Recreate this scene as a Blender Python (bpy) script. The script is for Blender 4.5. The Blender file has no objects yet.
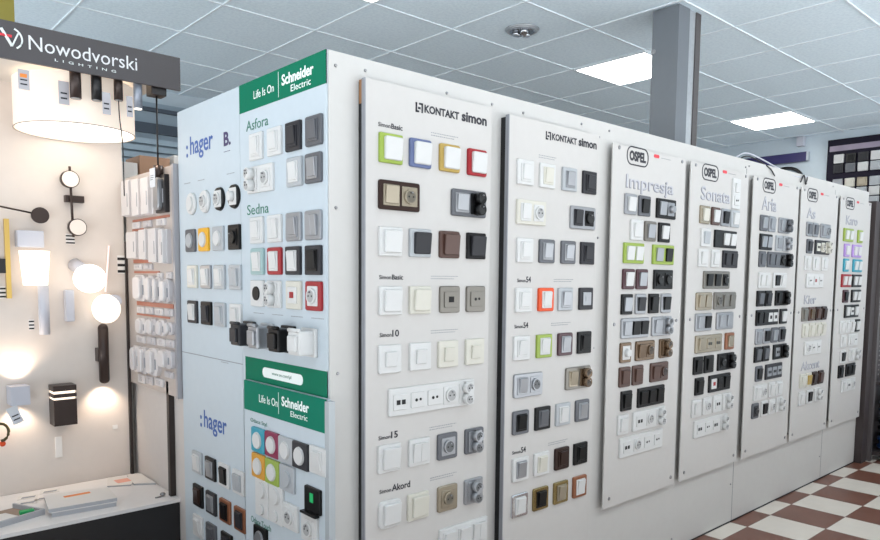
import bpy, bmesh, math, random
from mathutils import Matrix, Vector
random.seed(7)
scene = bpy.context.scene
COL = scene.collection

# ---------------------------------------------------------------- camera
CAM_H = 1.349
F_PX, YAW, PITCH, ROLL = 702.14, -0.7346, 0.0819, 0.0095
def cam_rows():
    ca, sa = math.cos(YAW), math.sin(YAW); cb, sb = math.cos(PITCH), math.sin(PITCH); cc, sc = math.cos(ROLL), math.sin(ROLL)
    Ym = Matrix(((ca, 0, sa), (0, 1, 0), (-sa, 0, ca)))
    Xm = Matrix(((1, 0, 0), (0, cb, -sb), (0, sb, cb)))
    Zm = Matrix(((cc, -sc, 0), (sc, cc, 0), (0, 0, 1)))
    return Zm @ Xm @ Ym                      # rows: right, down, forward over (x, -z, y)
R = cam_rows()
def wv(r): return Vector((r[0], r[2], -r[1]))
right, down, fwd = wv(R[0]), wv(R[1]), wv(R[2])
cam_data = bpy.data.cameras.new('camera')
cam = bpy.data.objects.new('camera', cam_data); COL.objects.link(cam)
m = Matrix((right, -down, -fwd)).transposed().to_4x4()
m.translation = (0, 0, CAM_H)
cam.matrix_world = m
cam_data.sensor_width = 36; cam_data.lens = 36*F_PX/880
cam_data.shift_y = 65.2/880; cam_data.clip_start = 0.05
scene.camera = cam

# ---------------------------------------------------------------- world, exposure
world = bpy.data.worlds.new('uplight_world'); scene.world = world; world.use_nodes = True
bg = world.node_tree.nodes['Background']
# the shop continues unbuilt behind the camera: glow below the horizon added to light the ceiling, dimmer above
GLOW_ABOVE, GLOW_BELOW = (0.42, 0.42, 0.43, 1), (3.35, 3.52, 3.66, 1)
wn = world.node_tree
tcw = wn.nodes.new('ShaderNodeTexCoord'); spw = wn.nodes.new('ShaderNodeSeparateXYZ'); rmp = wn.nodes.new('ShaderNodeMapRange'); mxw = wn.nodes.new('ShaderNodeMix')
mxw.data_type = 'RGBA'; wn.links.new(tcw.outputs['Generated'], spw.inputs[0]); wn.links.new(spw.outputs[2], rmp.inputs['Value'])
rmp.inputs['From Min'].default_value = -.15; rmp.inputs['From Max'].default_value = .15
mxw.inputs['A'].default_value = GLOW_BELOW; mxw.inputs['B'].default_value = GLOW_ABOVE
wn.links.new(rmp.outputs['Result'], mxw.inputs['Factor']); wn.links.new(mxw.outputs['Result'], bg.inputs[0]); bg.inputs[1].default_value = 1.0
vs = scene.view_settings
vs.view_transform = 'Standard'; vs.look = 'None'; vs.gamma = 1.0; vs.use_curve_mapping = False
vs.exposure = -0.12
PANEL_STRENGTH = 14.5      # ceiling light panels

# ---------------------------------------------------------------- materials
MATS = {}
def lin(c):
    return tuple(((x/255)/12.92 if x/255 <= .04045 else ((x/255+.055)/1.055)**2.4) for x in c)
def mat(name, rgb, rough=.45, metal=0., emit=0., noise=0., scale=30., alpha=1., trans=0., spec=None):
    if name in MATS: return MATS[name]
    ma = bpy.data.materials.new(name); ma.use_nodes = True
    nt = ma.node_tree; b = nt.nodes['Principled BSDF']
    c = lin(rgb)
    b.inputs['Base Color'].default_value = (*c, 1)
    b.inputs['Roughness'].default_value = rough; b.inputs['Metallic'].default_value = metal
    if spec is not None: b.inputs['Specular IOR Level'].default_value = spec
    if trans: b.inputs['Transmission Weight'].default_value = trans
    if alpha < 1: b.inputs['Alpha'].default_value = alpha
    if emit:
        b.inputs['Emission Color'].default_value = (*c, 1); b.inputs['Emission Strength'].default_value = emit
    # every surface carries a faint procedural mottling
    tc = nt.nodes.new('ShaderNodeTexCoord'); nz = nt.nodes.new('ShaderNodeTexNoise')
    nz.inputs['Scale'].default_value = scale; nz.inputs['Detail'].default_value = 3
    nt.links.new(tc.outputs['Object'], nz.inputs['Vector'])
    mx = nt.nodes.new('ShaderNodeMix'); mx.data_type = 'RGBA'
    k = noise if noise else .03
    mx.inputs['A'].default_value = (*[v*(1-k) for v in c], 1); mx.inputs['B'].default_value = (*[min(1, v*(1+k)) for v in c], 1)
    nt.links.new(nz.outputs['Fac'], mx.inputs['Factor']); nt.links.new(mx.outputs['Result'], b.inputs['Base Color'])
    MATS[name] = ma; return ma

PLASTIC = dict(
 white=((206, 206, 205), .35, 0), cream=((204, 201, 190), .35, 0), lgrey=((172, 176, 180), .35, .1), silver=((158, 160, 164), .3, .6),
 grey=((98, 100, 105), .35, .35), dark=((46, 46, 50), .4, 0), black=((14, 14, 15), .35, 0), brass=((150, 132, 88), .16, .85), brown=((82, 58, 50), .35, .15),
 dbrown=((50, 34, 29), .3, .1), bronze=((106, 86, 66), .25, .5), champagne=((160, 150, 132), .25, .5), lime=((146, 168, 68), .4, 0),
 blue=((96, 108, 146), .35, .1), gold=((184, 156, 84), .3, .3), red=((152, 14, 26), .35, 0), orange=((222, 76, 18), .4, 0),
 teal=((150, 178, 178), .3, 0), yellow=((226, 168, 28), .35, 0), magenta=((128, 16, 66), .35, 0), cyan=((40, 150, 172), .35, 0),
 lilac=((170, 138, 204), .35, 0), burgundy=((66, 28, 38), .3, 0), copper=((140, 88, 60), .3, .3), chrome=((210, 212, 216), .12, .95),
 amber=((206, 146, 34), .35, 0), pewter=((124, 120, 113), .28, .5), green=((40, 170, 90), .3, 0))
def pm(c):
    rgb, r, me = PLASTIC[c]; return mat('plastic_'+c, rgb, r, me, spec=.25 if c in ('dark', 'black', 'dbrown') else None)
METAL = mat('screw_metal', (150, 150, 152), .3, .9)
HOLE = mat('socket_hole', (18, 18, 20), .6)

# ---------------------------------------------------------------- mesh helpers
def link(name, me, parent=None, loc=None, rotz=None):
    o = bpy.data.objects.new(name, me); COL.objects.link(o)
    if loc: o.location = loc
    if rotz is not None: o.rotation_euler = (0, 0, rotz)
    if parent: o.parent = parent
    return o
def finish(bm, name, mats, smooth=False):
    bmesh.ops.recalc_face_normals(bm, faces=bm.faces)
    me = bpy.data.meshes.new(name); bm.to_mesh(me); bm.free()
    for m_ in (mats if isinstance(mats, (list, tuple)) else [mats]): me.materials.append(m_)
    if smooth:
        for p in me.polygons: p.use_smooth = True
    return me
def box(bm, x0, x1, y0, y1, z0, z1, mi=0, bev=0):
    n0 = len(bm.faces)
    r = bmesh.ops.create_cube(bm, size=1)
    for v in r['verts']:
        v.co = Vector(((x0+x1)/2+v.co.x*(x1-x0), (y0+y1)/2+v.co.y*(y1-y0), (z0+z1)/2+v.co.z*(z1-z0)))
    if bev:
        ed = {e for v in r['verts'] for e in v.link_edges}
        bmesh.ops.bevel(bm, geom=list(ed), offset=bev, segments=2, affect='EDGES', profile=.6)
    for f in list(bm.faces)[n0:]: f.material_index = mi
def cyl(bm, p0, p1, r0, r1=None, seg=20, mi=0, caps=True):
    p0, p1 = Vector(p0), Vector(p1); r1 = r0 if r1 is None else r1
    ax = (p1-p0).normalized(); a = ax.orthogonal().normalized(); b = ax.cross(a)
    A = [bm.verts.new(p0+(a*math.cos(t)+b*math.sin(t))*r0) for t in [2*math.pi*k/seg for k in range(seg)]]
    B = [bm.verts.new(p1+(a*math.cos(t)+b*math.sin(t))*r1) for t in [2*math.pi*k/seg for k in range(seg)]]
    fs = [bm.faces.new((A[k], A[(k+1) % seg], B[(k+1) % seg], B[k])) for k in range(seg)]
    for f in fs: f.smooth = True
    if caps: fs += [bm.faces.new(A[::-1]), bm.faces.new(B)]
    for f in fs: f.material_index = mi
def sphere(bm, c, r, mi=0, sz=1, seg=24):
    n0 = len(bm.faces)
    q = bmesh.ops.create_uvsphere(bm, u_segments=seg, v_segments=seg//2, radius=r)
    for v in q['verts']: v.co = Vector((v.co.x+c[0], v.co.y+c[1], v.co.z*sz+c[2]))
    for f in list(bm.faces)[n0:]: f.material_index = mi; f.smooth = True
def rounded(w, h, r, seg=4):
    pts = []
    for cx, cz, a0 in ((w/2-r, h/2-r, 0), (-w/2+r, h/2-r, 90), (-w/2+r, -h/2+r, 180), (w/2-r, -h/2+r, 270)):
        for k in range(seg+1):
            a = math.radians(a0+90*k/seg); pts.append((cx+r*math.cos(a), cz+r*math.sin(a)))
    return pts
def plate(bm, cx, cz, w, h, y0, y1, r=.005, ch=.002, mi=0, tilt=0., seg=3):
    """rounded plate facing -y, back at y0 and front at y1, with a chamfered lip; tilt leans its front"""
    r = min(r, w*.49, h*.49)
    rings = []
    for (ww, hh, rr, y) in ((w, h, r, y0), (w, h, r, y1+ch), (w-2*ch, h-2*ch, max(r-ch, .0005), y1)):
        ring = []
        for x, z in rounded(ww, hh, rr, seg):
            yy = y - (tilt*z/h if y != y0 else 0)
            ring.append(bm.verts.new((cx+x, yy, cz+z)))
        rings.append(ring)
    n = len(rings[0])
    fs = []
    for a, b in zip(rings, rings[1:]):
        for k in range(n): fs.append(bm.faces.new((a[k], a[(k+1) % n], b[(k+1) % n], b[k])))
    fs.append(bm.faces.new(rings[-1])); fs.append(bm.faces.new(rings[0][::-1]))
    for f in fs: f.material_index = mi
def tube(bm, pts, r, seg=8, mi=0):
    pts = [Vector(p) for p in pts]; rings = []
    up = Vector((.3, .2, 1)).normalized()
    for i, p in enumerate(pts):
        d = (pts[min(i+1, len(pts)-1)]-pts[max(i-1, 0)]).normalized()
        a = d.cross(up).normalized() if abs(d.dot(up)) < .98 else d.orthogonal().normalized(); b = d.cross(a)
        rings.append([bm.verts.new(p+(a*math.cos(2*math.pi*k/seg)+b*math.sin(2*math.pi*k/seg))*r) for k in range(seg)])
    for A, B in zip(rings, rings[1:]):
        for k in range(seg):
            f = bm.faces.new((A[k], A[(k+1) % seg], B[(k+1) % seg], B[k])); f.smooth = True; f.material_index = mi
    bm.faces.new(rings[0][::-1]).material_index = mi; bm.faces.new(rings[-1]).material_index = mi
def smooth_pts(ctrl, n=8):
    c = [Vector(p) for p in ctrl]; c = [c[0]*2-c[1]]+c+[c[-1]*2-c[-2]]; out = []
    for i in range(1, len(c)-2):
        for k in range(n):
            t = k/n; a, b, d, e = c[i-1], c[i], c[i+1], c[i+2]
            out.append(.5*((2*b)+(d-a)*t+(2*a-5*b+4*d-e)*t*t+(3*b-a-3*d+e)*t**3))
    out.append(c[-2]); return out
def empty(name, loc, rotz=0):
    o = bpy.data.objects.new(name, None); COL.objects.link(o); o.location = loc; o.rotation_euler = (0, 0, rotz)
    o.empty_display_size = .05; return o
def tag(o, label, cat, group=None):
    o['label'] = label; o['category'] = cat
    if group: o['group'] = group
    return o
def struct(name, bm, m_, parent=None, smooth=False):
    o = link(name, finish(bm, name, m_, smooth), parent)
    if not parent: o['kind'] = 'structure'
    return o
def part(name, bm, m_, parent, smooth=False, label=None):
    o = link(name, finish(bm, name, m_, smooth), parent)
    if label: o['label'] = label
    return o
def bbox_obj(name, m_, parent, *b, bev=0):
    bm = bmesh.new(); box(bm, *b, bev=bev); return part(name, bm, m_, parent)

# lettering: collected as text curves, turned into meshes at the very end
TEXTS = []
def lettering(body, m_, parent, x, z, w, h, y=-.0006, bold=0., name='lettering', shear=0., depth=.0004, spacing=1., label=None):
    """text whose left bottom corner is (x, z) on the parent's front face (facing local -y), w wide, h tall"""
    cu = bpy.data.curves.new('text', 'FONT'); cu.body = body; cu.size = 1; cu.offset = bold; cu.extrude = .5; cu.shear = shear; cu.space_character = spacing
    cu.resolution_u = 3
    o = bpy.data.objects.new(name, cu); COL.objects.link(o)
    TEXTS.append((o, m_, parent, x, z, w, h, y, depth, label, name))
def convert_texts():
    bpy.context.view_layer.update()
    dg = bpy.context.evaluated_depsgraph_get()
    for o, m_, parent, x, z, w, h, y, depth, label, name in TEXTS:
        me = bpy.data.meshes.new_from_object(o.evaluated_get(dg)); me.name = name
        xs = [v.co.x for v in me.vertices]; ys = [v.co.y for v in me.vertices]; zs = [v.co.z for v in me.vertices]
        x0, x1, y0, y1 = min(xs), max(xs), min(ys), max(ys); z1 = max(zs); z0 = min(zs)
        for v in me.vertices:
            q = v.co.copy()
            v.co = (x+(q.x-x0)/(x1-x0)*w, y-depth*(q.z-z0)/(z1-z0), z+(q.y-y0)/(y1-y0)*h)
        me.materials.clear(); me.materials.append(m_)
        n = bpy.data.objects.new(name, me); COL.objects.link(n); n.parent = parent
        if label: n['label'] = label
        bpy.data.objects.remove(o)
def caption(parent, x, z, w, m_, lines=1):
    """unreadable small print: rows of tiny dashes"""
    bm = bmesh.new()
    for l in range(lines):
        a = x
        while a < x+w*(1-.15*l):
            b = min(a+random.uniform(.003, .008), x+w); box(bm, a, b, -.0006, 0.0002, z-l*.008, z-l*.008+.0024); a = b+.003
    return part('small_print', bm, m_, parent)

# ================================================================ THE ROOM
X0, Y0 = -1.3, -1.3            # the shop goes on behind the camera; built only this far so the added world glow reaches the ceiling
# floor: brown and cream tiles of 0.297 m laid as a chequerboard
def floor_material():
    ma = bpy.data.materials.new('checker_tiles'); ma.use_nodes = True; nt = ma.node_tree; N = nt.nodes; Lk = nt.links
    b = N['Principled BSDF']; b.inputs['Roughness'].default_value = .35
    g = N.new('ShaderNodeNewGeometry'); sp = N.new('ShaderNodeSeparateXYZ'); Lk.new(g.outputs['Position'], sp.inputs[0])
    def M(op, a, bb=None):
        n = N.new('ShaderNodeMath'); n.operation = op
        for i, v in enumerate((a, bb)):
            if v is None: continue
            if isinstance(v, (int, float)): n.inputs[i].default_value = v
            else: Lk.new(v, n.inputs[i])
        return n.outputs[0]
    S = .2968
    u = M('DIVIDE', M('SUBTRACT', sp.outputs[0], 4.078-S*40), S); v = M('DIVIDE', M('SUBTRACT', sp.outputs[1], 1.652-S*40), S)
    par = M('MODULO', M('ADD', M('FLOOR', u), M('FLOOR', v)), 2.0)
    par = M('GREATER_THAN', par, .5)
    fu, fv = M('FRACT', u), M('FRACT', v)
    edge = M('MINIMUM', M('MINIMUM', fu, M('SUBTRACT', 1.0, fu)), M('MINIMUM', fv, M('SUBTRACT', 1.0, fv)))
    joint = M('LESS_THAN', edge, .006)
    nz = N.new('ShaderNodeTexNoise'); nz.inputs['Scale'].default_value = 6; nz.inputs['Detail'].default_value = 6; Lk.new(g.outputs['Position'], nz.inputs['Vector'])
    def mix(f, a, bb):
        n = N.new('ShaderNodeMix'); n.data_type = 'RGBA'
        if isinstance(f, float): n.inputs['Factor'].default_value = f
        else: Lk.new(f, n.inputs['Factor'])
        for k, v in (('A', a), ('B', bb)):
            if isinstance(v, tuple): n.inputs[k].default_value = (*v, 1)
            else: Lk.new(v, n.inputs[k])
        return n.outputs['Result']
    cream = mix(nz.outputs['Fac'], lin((212, 203, 192)), lin((228, 219, 207)))
    brown = mix(nz.outputs['Fac'], lin((104, 66, 52)), lin((128, 84, 68)))
    c = mix(par, cream, brown); c = mix(joint, c, lin((120, 96, 84)))
    Lk.new(c, b.inputs['Base Color']); return ma
bm = bmesh.new(); box(bm, X0, 9, Y0, 6.1, -.1, 0); struct('floor', bm, floor_material())

# ceiling: mineral fibre tiles in a 0.6 m grid
def ceiling_material():
    ma = bpy.data.materials.new('mineral_tiles'); ma.use_nodes = True; nt = ma.node_tree; N = nt.nodes; Lk = nt.links
    b = N['Principled BSDF']; b.inputs['Roughness'].default_value = .9
    g = N.new('ShaderNodeNewGeometry')
    nz = N.new('ShaderNodeTexNoise'); nz.inputs['Scale'].default_value = 55; nz.inputs['Detail'].default_value = 5; Lk.new(g.outputs['Position'], nz.inputs['Vector'])
    cr = N.new('ShaderNodeValToRGB'); cr.color_ramp.elements[0].position = .35; cr.color_ramp.elements[1].position = .62
    cr.color_ramp.elements[0].color = (*lin((222, 237, 247)), 1); cr.color_ramp.elements[1].color = (*lin((233, 247, 255)), 1)
    Lk.new(nz.outputs['Fac'], cr.inputs[0]); Lk.new(cr.outputs[0], b.inputs['Base Color'])
    bp = N.new('ShaderNodeBump'); bp.inputs['Strength'].default_value = .25; bp.inputs['Distance'].default_value = .004
    Lk.new(nz.outputs['Fac'], bp.inputs['Height']); Lk.new(bp.outputs[0], b.inputs['Normal']); return ma
CZ = 2.867; GX, GY = 2.422, 3.864
bm = bmesh.new(); box(bm, X0, 9, Y0, 6.1, CZ+.004, CZ+.08); struct('ceiling', bm, ceiling_material())
grid_m = mat('grid_white', (228, 236, 241), .5); shadow_line_m = mat('grid_shadow_line', (120, 130, 138), .8)
bm = bmesh.new()
for i in range(-8, 11):
    x = GX+.6*i
    if X0 < x < 9: box(bm, x-.0045, x+.0045, Y0, 6.1, CZ-.002, CZ+.006)
for j in range(-3, 16):
    y = GY-.6*j
    if Y0 < y < 6.1: box(bm, X0, 9, y-.0045, y+.0045, CZ-.0025, CZ+.006)
struct('trim_1', bm, grid_m)
bm = bmesh.new()                      # dark strips drawn as the shadow line beside the bars where tiles sit uneven
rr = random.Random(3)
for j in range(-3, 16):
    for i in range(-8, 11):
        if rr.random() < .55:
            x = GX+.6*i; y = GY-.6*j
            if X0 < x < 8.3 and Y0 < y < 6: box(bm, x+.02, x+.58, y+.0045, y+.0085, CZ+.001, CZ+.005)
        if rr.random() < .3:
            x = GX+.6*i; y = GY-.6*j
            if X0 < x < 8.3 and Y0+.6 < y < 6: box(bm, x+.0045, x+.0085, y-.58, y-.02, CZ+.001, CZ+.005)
struct('trim_2', bm, shadow_line_m)

wall_m = mat('wall_paint', (196, 208, 216), .7)
bm = bmesh.new(); box(bm, 7.91, 8.05, Y0, 6.1, 0, CZ+.004); struct('wall_right', bm, wall_m)
bm = bmesh.new(); box(bm, X0, 7.91, 6.0, 6.1, 0, CZ+.004); struct('wall_back', bm, wall_m)

# window with a horizontal blind in the back wall, seen through the gap over the niche
win = empty('window_1', (2.15, 5.995, 2.25)); win['kind'] = 'structure'
bbox_obj('window_frame', mat('dark_frame', (150, 166, 178), .6), win, -.75, .75, -.05, .0, -.6, .5)
bbox_obj('dark_rail', mat('blind_dark', (70, 80, 92), .6), win, -.68, .68, -.08, -.05, .425, .455); bbox_obj('dark_rail', mat('blind_dark', (70, 80, 92), .6), win, -.68, .68, -.08, -.05, .25, .33)
bm = bmesh.new()
for k in range(13): box(bm, -.68, .68, -.09, -.055, -.56+k*.060, -.56+k*.060+.042)
part('blind_slats', bm, mat('slat_blue', (168, 186, 198), .5), win)

# display partition: front wall with the boards, side wall around the corner
white_wall = mat('partition_white', (198, 196, 193), .55)
bm = bmesh.new(); box(bm, 1.142, 5.76, 1.75, 1.85, 0, 1.996, bev=.002)
wf = struct('wall_front', bm, white_wall)
groove = mat('groove_dark', (120, 122, 126), .8)
for x in (3.794, 5.098):
    bm = bmesh.new(); box(bm, x-.002, x+.002, 1.7494, 1.751, .01, 1.95); part('panel_joint', bm, groove, wf)
bm = bmesh.new(); box(bm, 1.2, 5.76, 1.7485, 1.751, 0, .008); part('floor_joint', bm, HOLE, wf)
def wall_screw(x, z):
    bm = bmesh.new(); cyl(bm, (x, 1.7505, z), (x, 1.7465, z), .0055, .004, 10); part('wall_screw', bm, METAL, wf)
for x, z in ((1.165, 1.955), (1.27, 1.962), (1.60, 1.955), (1.815, 1.955), (1.98, 1.952), (2.33, 1.965), (2.45, 1.93), (2.437, 1.88), (2.52, 1.965), (1.165, 1.55),
             (2.445, 1.62), (2.46, 1.52), (2.44, 1.22), (2.45, 1.06), (3.82, 1.965), (3.78, 1.955), (3.765, .35), (3.765, .22), (5.07, .16), (3.15, .06), (1.17, 1.06), (5.05, 1.97)):
    wall_screw(x, z)
bm = bmesh.new(); box(bm, 1.142, 1.242, 1.85, 2.84, 0, 1.996, bev=.002); struct('wall_left', bm, white_wall)
bm = bmesh.new(); box(bm, 1.142, 1.18, 2.84, 3.46, 0, 1.785); ws = struct('wall_niche_side', bm, mat('niche_white', (204, 198, 194), .6))
bm = bmesh.new(); box(bm, 1.118, 1.142, 2.945, 2.97, .405, .90); part('edge_post', bm, mat('dark_profile', (58, 52, 50), .4, .5), ws)

# steel column behind the boards
col = empty('trim_3', (3.652, 2.1, 0)); col['kind'] = 'structure'
bbox_obj('column_core', mat('column_grey', (116, 121, 127), .5, .2), col, 0, .118, 0, .163, 0, CZ)
bbox_obj('column_web', mat('galvanised', (176, 180, 184), .35, .4, noise=.15, scale=60), col, .118, .19, .006, .15, 0, CZ)
bbox_obj('column_flange', mat('column_dark', (88, 84, 84), .5, .2), col, .19, .243, 0, .163, 0, CZ)
bm = bmesh.new(); cyl(bm, (-.006, .15, 2.64), (0, .15, 2.64), .014, seg=10); part('column_bolt', bm, METAL, col)

# ================================================================ CEILING LIGHTS
panel_em = mat('light_panel', (255, 253, 248), .5, emit=PANEL_STRENGTH)
def light_panel(i, j, label):
    x0, y1 = GX+.6*i, GY-.6*j
    e = empty('ceiling_light', (x0+.3, y1-.3, CZ-.004)); tag(e, label, 'ceiling light', 'square light panels in the ceiling')
    bm = bmesh.new()
    for b in ((-.294, .294, -.294, -.28), (-.294, .294, .28, .294), (-.294, -.28, -.28, .28), (.28, .294, -.28, .28)): box(bm, *b, -.004, .006)
    part('frame', bm, grid_m, e)
    bm = bmesh.new(); box(bm, -.28, .28, -.28, .28, -.001, .006); part('diffuser', bm, panel_em, e)
light_panel(3, 1, 'bright square ceiling light panel beside the grey steel column')
light_panel(7, 1, 'bright square ceiling light panel near the far wall, right of the column')
light_panel(-1, 1, 'square ceiling light panel above the lamp niche, out of the top of the photo')
light_panel(-1, 6, 'square ceiling light panel over the aisle, straight above the camera side')
light_panel(3, 6, 'square ceiling light panel over the aisle in front of the thin boards')
light_panel(7, 6, 'square ceiling light panel over the chequered floor at the far right')

# recessed chrome downlight
e = tag(empty('recessed_downlight', (3.34, 2.973, CZ)), 'round chrome recessed downlight set in a ceiling tile', 'ceiling light')
bm = bmesh.new(); cyl(bm, (0, 0, -.006), (0, 0, .003), .098, .105, 32); cyl(bm, (0, 0, -.012), (0, 0, -.006), .088, .096, 32)
part('trim_ring', bm, mat('lamp_nickel', (186, 190, 194), .3, .6), e)
bm = bmesh.new(); cyl(bm, (0, 0, -.016), (0, 0, -.011), .072, .08, 32); part('reflector', bm, mat('dark_mirror', (140, 146, 154), .25, .8), e)
for k in range(3):
    a = k*2.1; bm = bmesh.new(); cyl(bm, (.038*math.cos(a), .038*math.sin(a), -.034), (.034*math.cos(a), .034*math.sin(a), -.014), .022, .027, 16)
    part('lamp_head', bm, pm('chrome'), e)

# ================================================================ SWITCHES AND SOCKETS
CACHE = {}
def cached(key, fn):
    if key not in CACHE: CACHE[key] = fn()
    return CACHE[key]
def module(kind, c, cx, cz, par, y, o):
    """adds one module of a device; kind codes are read in DEV"""
    M_ = pm(c); s = o.get('s', .056)
    def mk(key, name, build, mats, smooth=False):
        me = cached((key, c, round(s, 3)), lambda: (lambda b: (build(b), finish(b, name, mats, smooth))[1])(bmesh.new()))
        ob = link(name, me, par, (cx, y, cz)); return ob
    if kind == 'k':
        if o.get('sm'): mk('ksm', 'rocker', lambda b: plate(b, 0, 0, .042, .046, 0, -.008, .002, .0015, tilt=.004), M_)
        elif o.get('wide'):
            mk('kw', 'rocker', lambda b: plate(b, .004, .0, .066, .068, 0, -.010, .005, .0025, tilt=.006), M_)
        elif o.get('plain'):
            mk('kp', 'rocker', lambda b: plate(b, 0, 0, s*.94, .060, 0, -.0085, .003, .0015, tilt=.005), M_)
        else:
            mk('k', 'rocker', lambda b: (plate(b, 0, 0, s, .064, 0, -.0035, .003, .001), plate(b, .001, .002, s-.012, .054, -.002, -.0085, .002, .0015, tilt=.005)), M_)
    elif kind == 'K':
        for q in (-1, 1):
            me = cached(('K', c, round(s, 3)), lambda: (lambda b: (plate(b, 0, 0, s/2-.001, .062, 0, -.008, .002, .0012, tilt=.005), finish(b, 'rocker', M_))[1])(bmesh.new()))
            link('rocker', me, par, (cx+q*s/4, y, cz))
    elif kind == 'b': pass
    elif kind == 's':
        def f(b):
            plate(b, 0, 0, s, .060, 0, -.003, .003, .001)
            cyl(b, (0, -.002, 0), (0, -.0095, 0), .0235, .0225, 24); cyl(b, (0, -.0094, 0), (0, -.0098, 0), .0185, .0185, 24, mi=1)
            cyl(b, (-.009, -.0097, 0), (-.009, -.0103, 0), .003, seg=10, mi=2); cyl(b, (.009, -.0097, 0), (.009, -.0103, 0), .003, seg=10, mi=2)
            cyl(b, (0, -.0097, .012), (0, -.017, .012), .0024, seg=8, mi=3)
        shade = mat('recess_shade_'+c, tuple(int(v*(.80 if c in ('white', 'cream') else .62)) for v in PLASTIC[c][0]), .4)  # darker copy of the plastic paints recess shade on a flat disc
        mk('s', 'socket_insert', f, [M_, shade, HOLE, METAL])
    elif kind == 't':
        def f(b):
            plate(b, 0, 0, s, .070, 0, -.004, .003, .001)
            for zz in (.019, -.019):
                cyl(b, (0, -.002, zz*.95), (-.001, -.026, zz), .0200, .0190, 22)
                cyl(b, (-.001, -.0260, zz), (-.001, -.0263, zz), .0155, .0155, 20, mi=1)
                for q in (-.0065, .0065): cyl(b, (q, -.0262, zz), (q, -.0269, zz), .003, seg=8, mi=2)
                cyl(b, (-.001, -.026, zz+.009), (-.001, -.033, zz+.009), .0022, seg=8, mi=3)
        shade = mat('recess_shade_'+c, tuple(int(v*(.80 if c in ('white', 'cream') else .62)) for v in PLASTIC[c][0]), .4)  # recess shade painted on the flat socket faces as a darker plastic
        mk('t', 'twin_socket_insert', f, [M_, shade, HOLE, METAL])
    elif kind == 'd':
        mk('d', 'data_insert', lambda b: (plate(b, 0, 0, s-.004, .05, 0, -.004, .003, .001), box(b, -.018, -.003, -.0048, -.003, -.008, .007, 1), box(b, .003, .018, -.0048, -.003, -.008, .007, 1)), [M_, HOLE])
    elif kind == 'v':
        mk('v', 'aerial_insert', lambda b: (plate(b, 0, 0, s-.004, .05, 0, -.004, .003, .001), cyl(b, (-.008, -.003, 0), (-.008, -.0052, 0), .0052, seg=12, mi=1),
            cyl(b, (.009, -.003, .001), (.009, -.0052, .001), .0045, seg=12, mi=1)), [M_, HOLE])
    elif kind == 'm':
        base = pm('white') if c in ('red',) else pm('pewter' if c == 'black' else c)
        mk('m', 'control_insert', lambda b: (plate(b, 0, 0, s-.004, .052, 0, -.004, .003, .001), box(b, -.011, .011, -.0055, -.003, -.009, .010, 1)), [base, M_ if c != 'white' else HOLE])
    elif kind == 'o':
        mk('o', 'dimmer_knob', lambda b: (plate(b, 0, 0, s, .06, 0, -.002, .003, .0008), cyl(b, (0, 0, 0), (0, -.018, 0), .019, .016, 24)), M_)
    elif kind == 'r':
        mk('r', 'round_rocker', lambda b: (cyl(b, (0, 0, 0), (0, -.0035, 0), .0290, .0285, 32), cyl(b, (0, -.0035, 0), (0, -.0065, 0), .027, .0255, 32)), M_)
    elif kind == 'h':
        mk('h', 'round_cover', lambda b: cyl(b, (0, 0, 0), (0, -.004, 0), .024, .023, 28), M_)
    elif kind == 'T':
        def f(b): box(b, -.009, .009, -.0016, 0, -.014, .014)
        mk('T', 'status_light', f, mat('green_led', (20, 150, 84), .4, emit=.5))
    elif kind == 'L':
        def f(b):
            box(b, -.032, .036, -.052, 0, -.038, .036, bev=.007); cyl(b, (-.028, -.05, .038), (.030, -.05, .038), .006, seg=10)
            box(b, -.020, .026, -.062, -.05, -.026, .022, bev=.004)
        mk('L', 'hinged_lid', f, M_)

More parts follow.
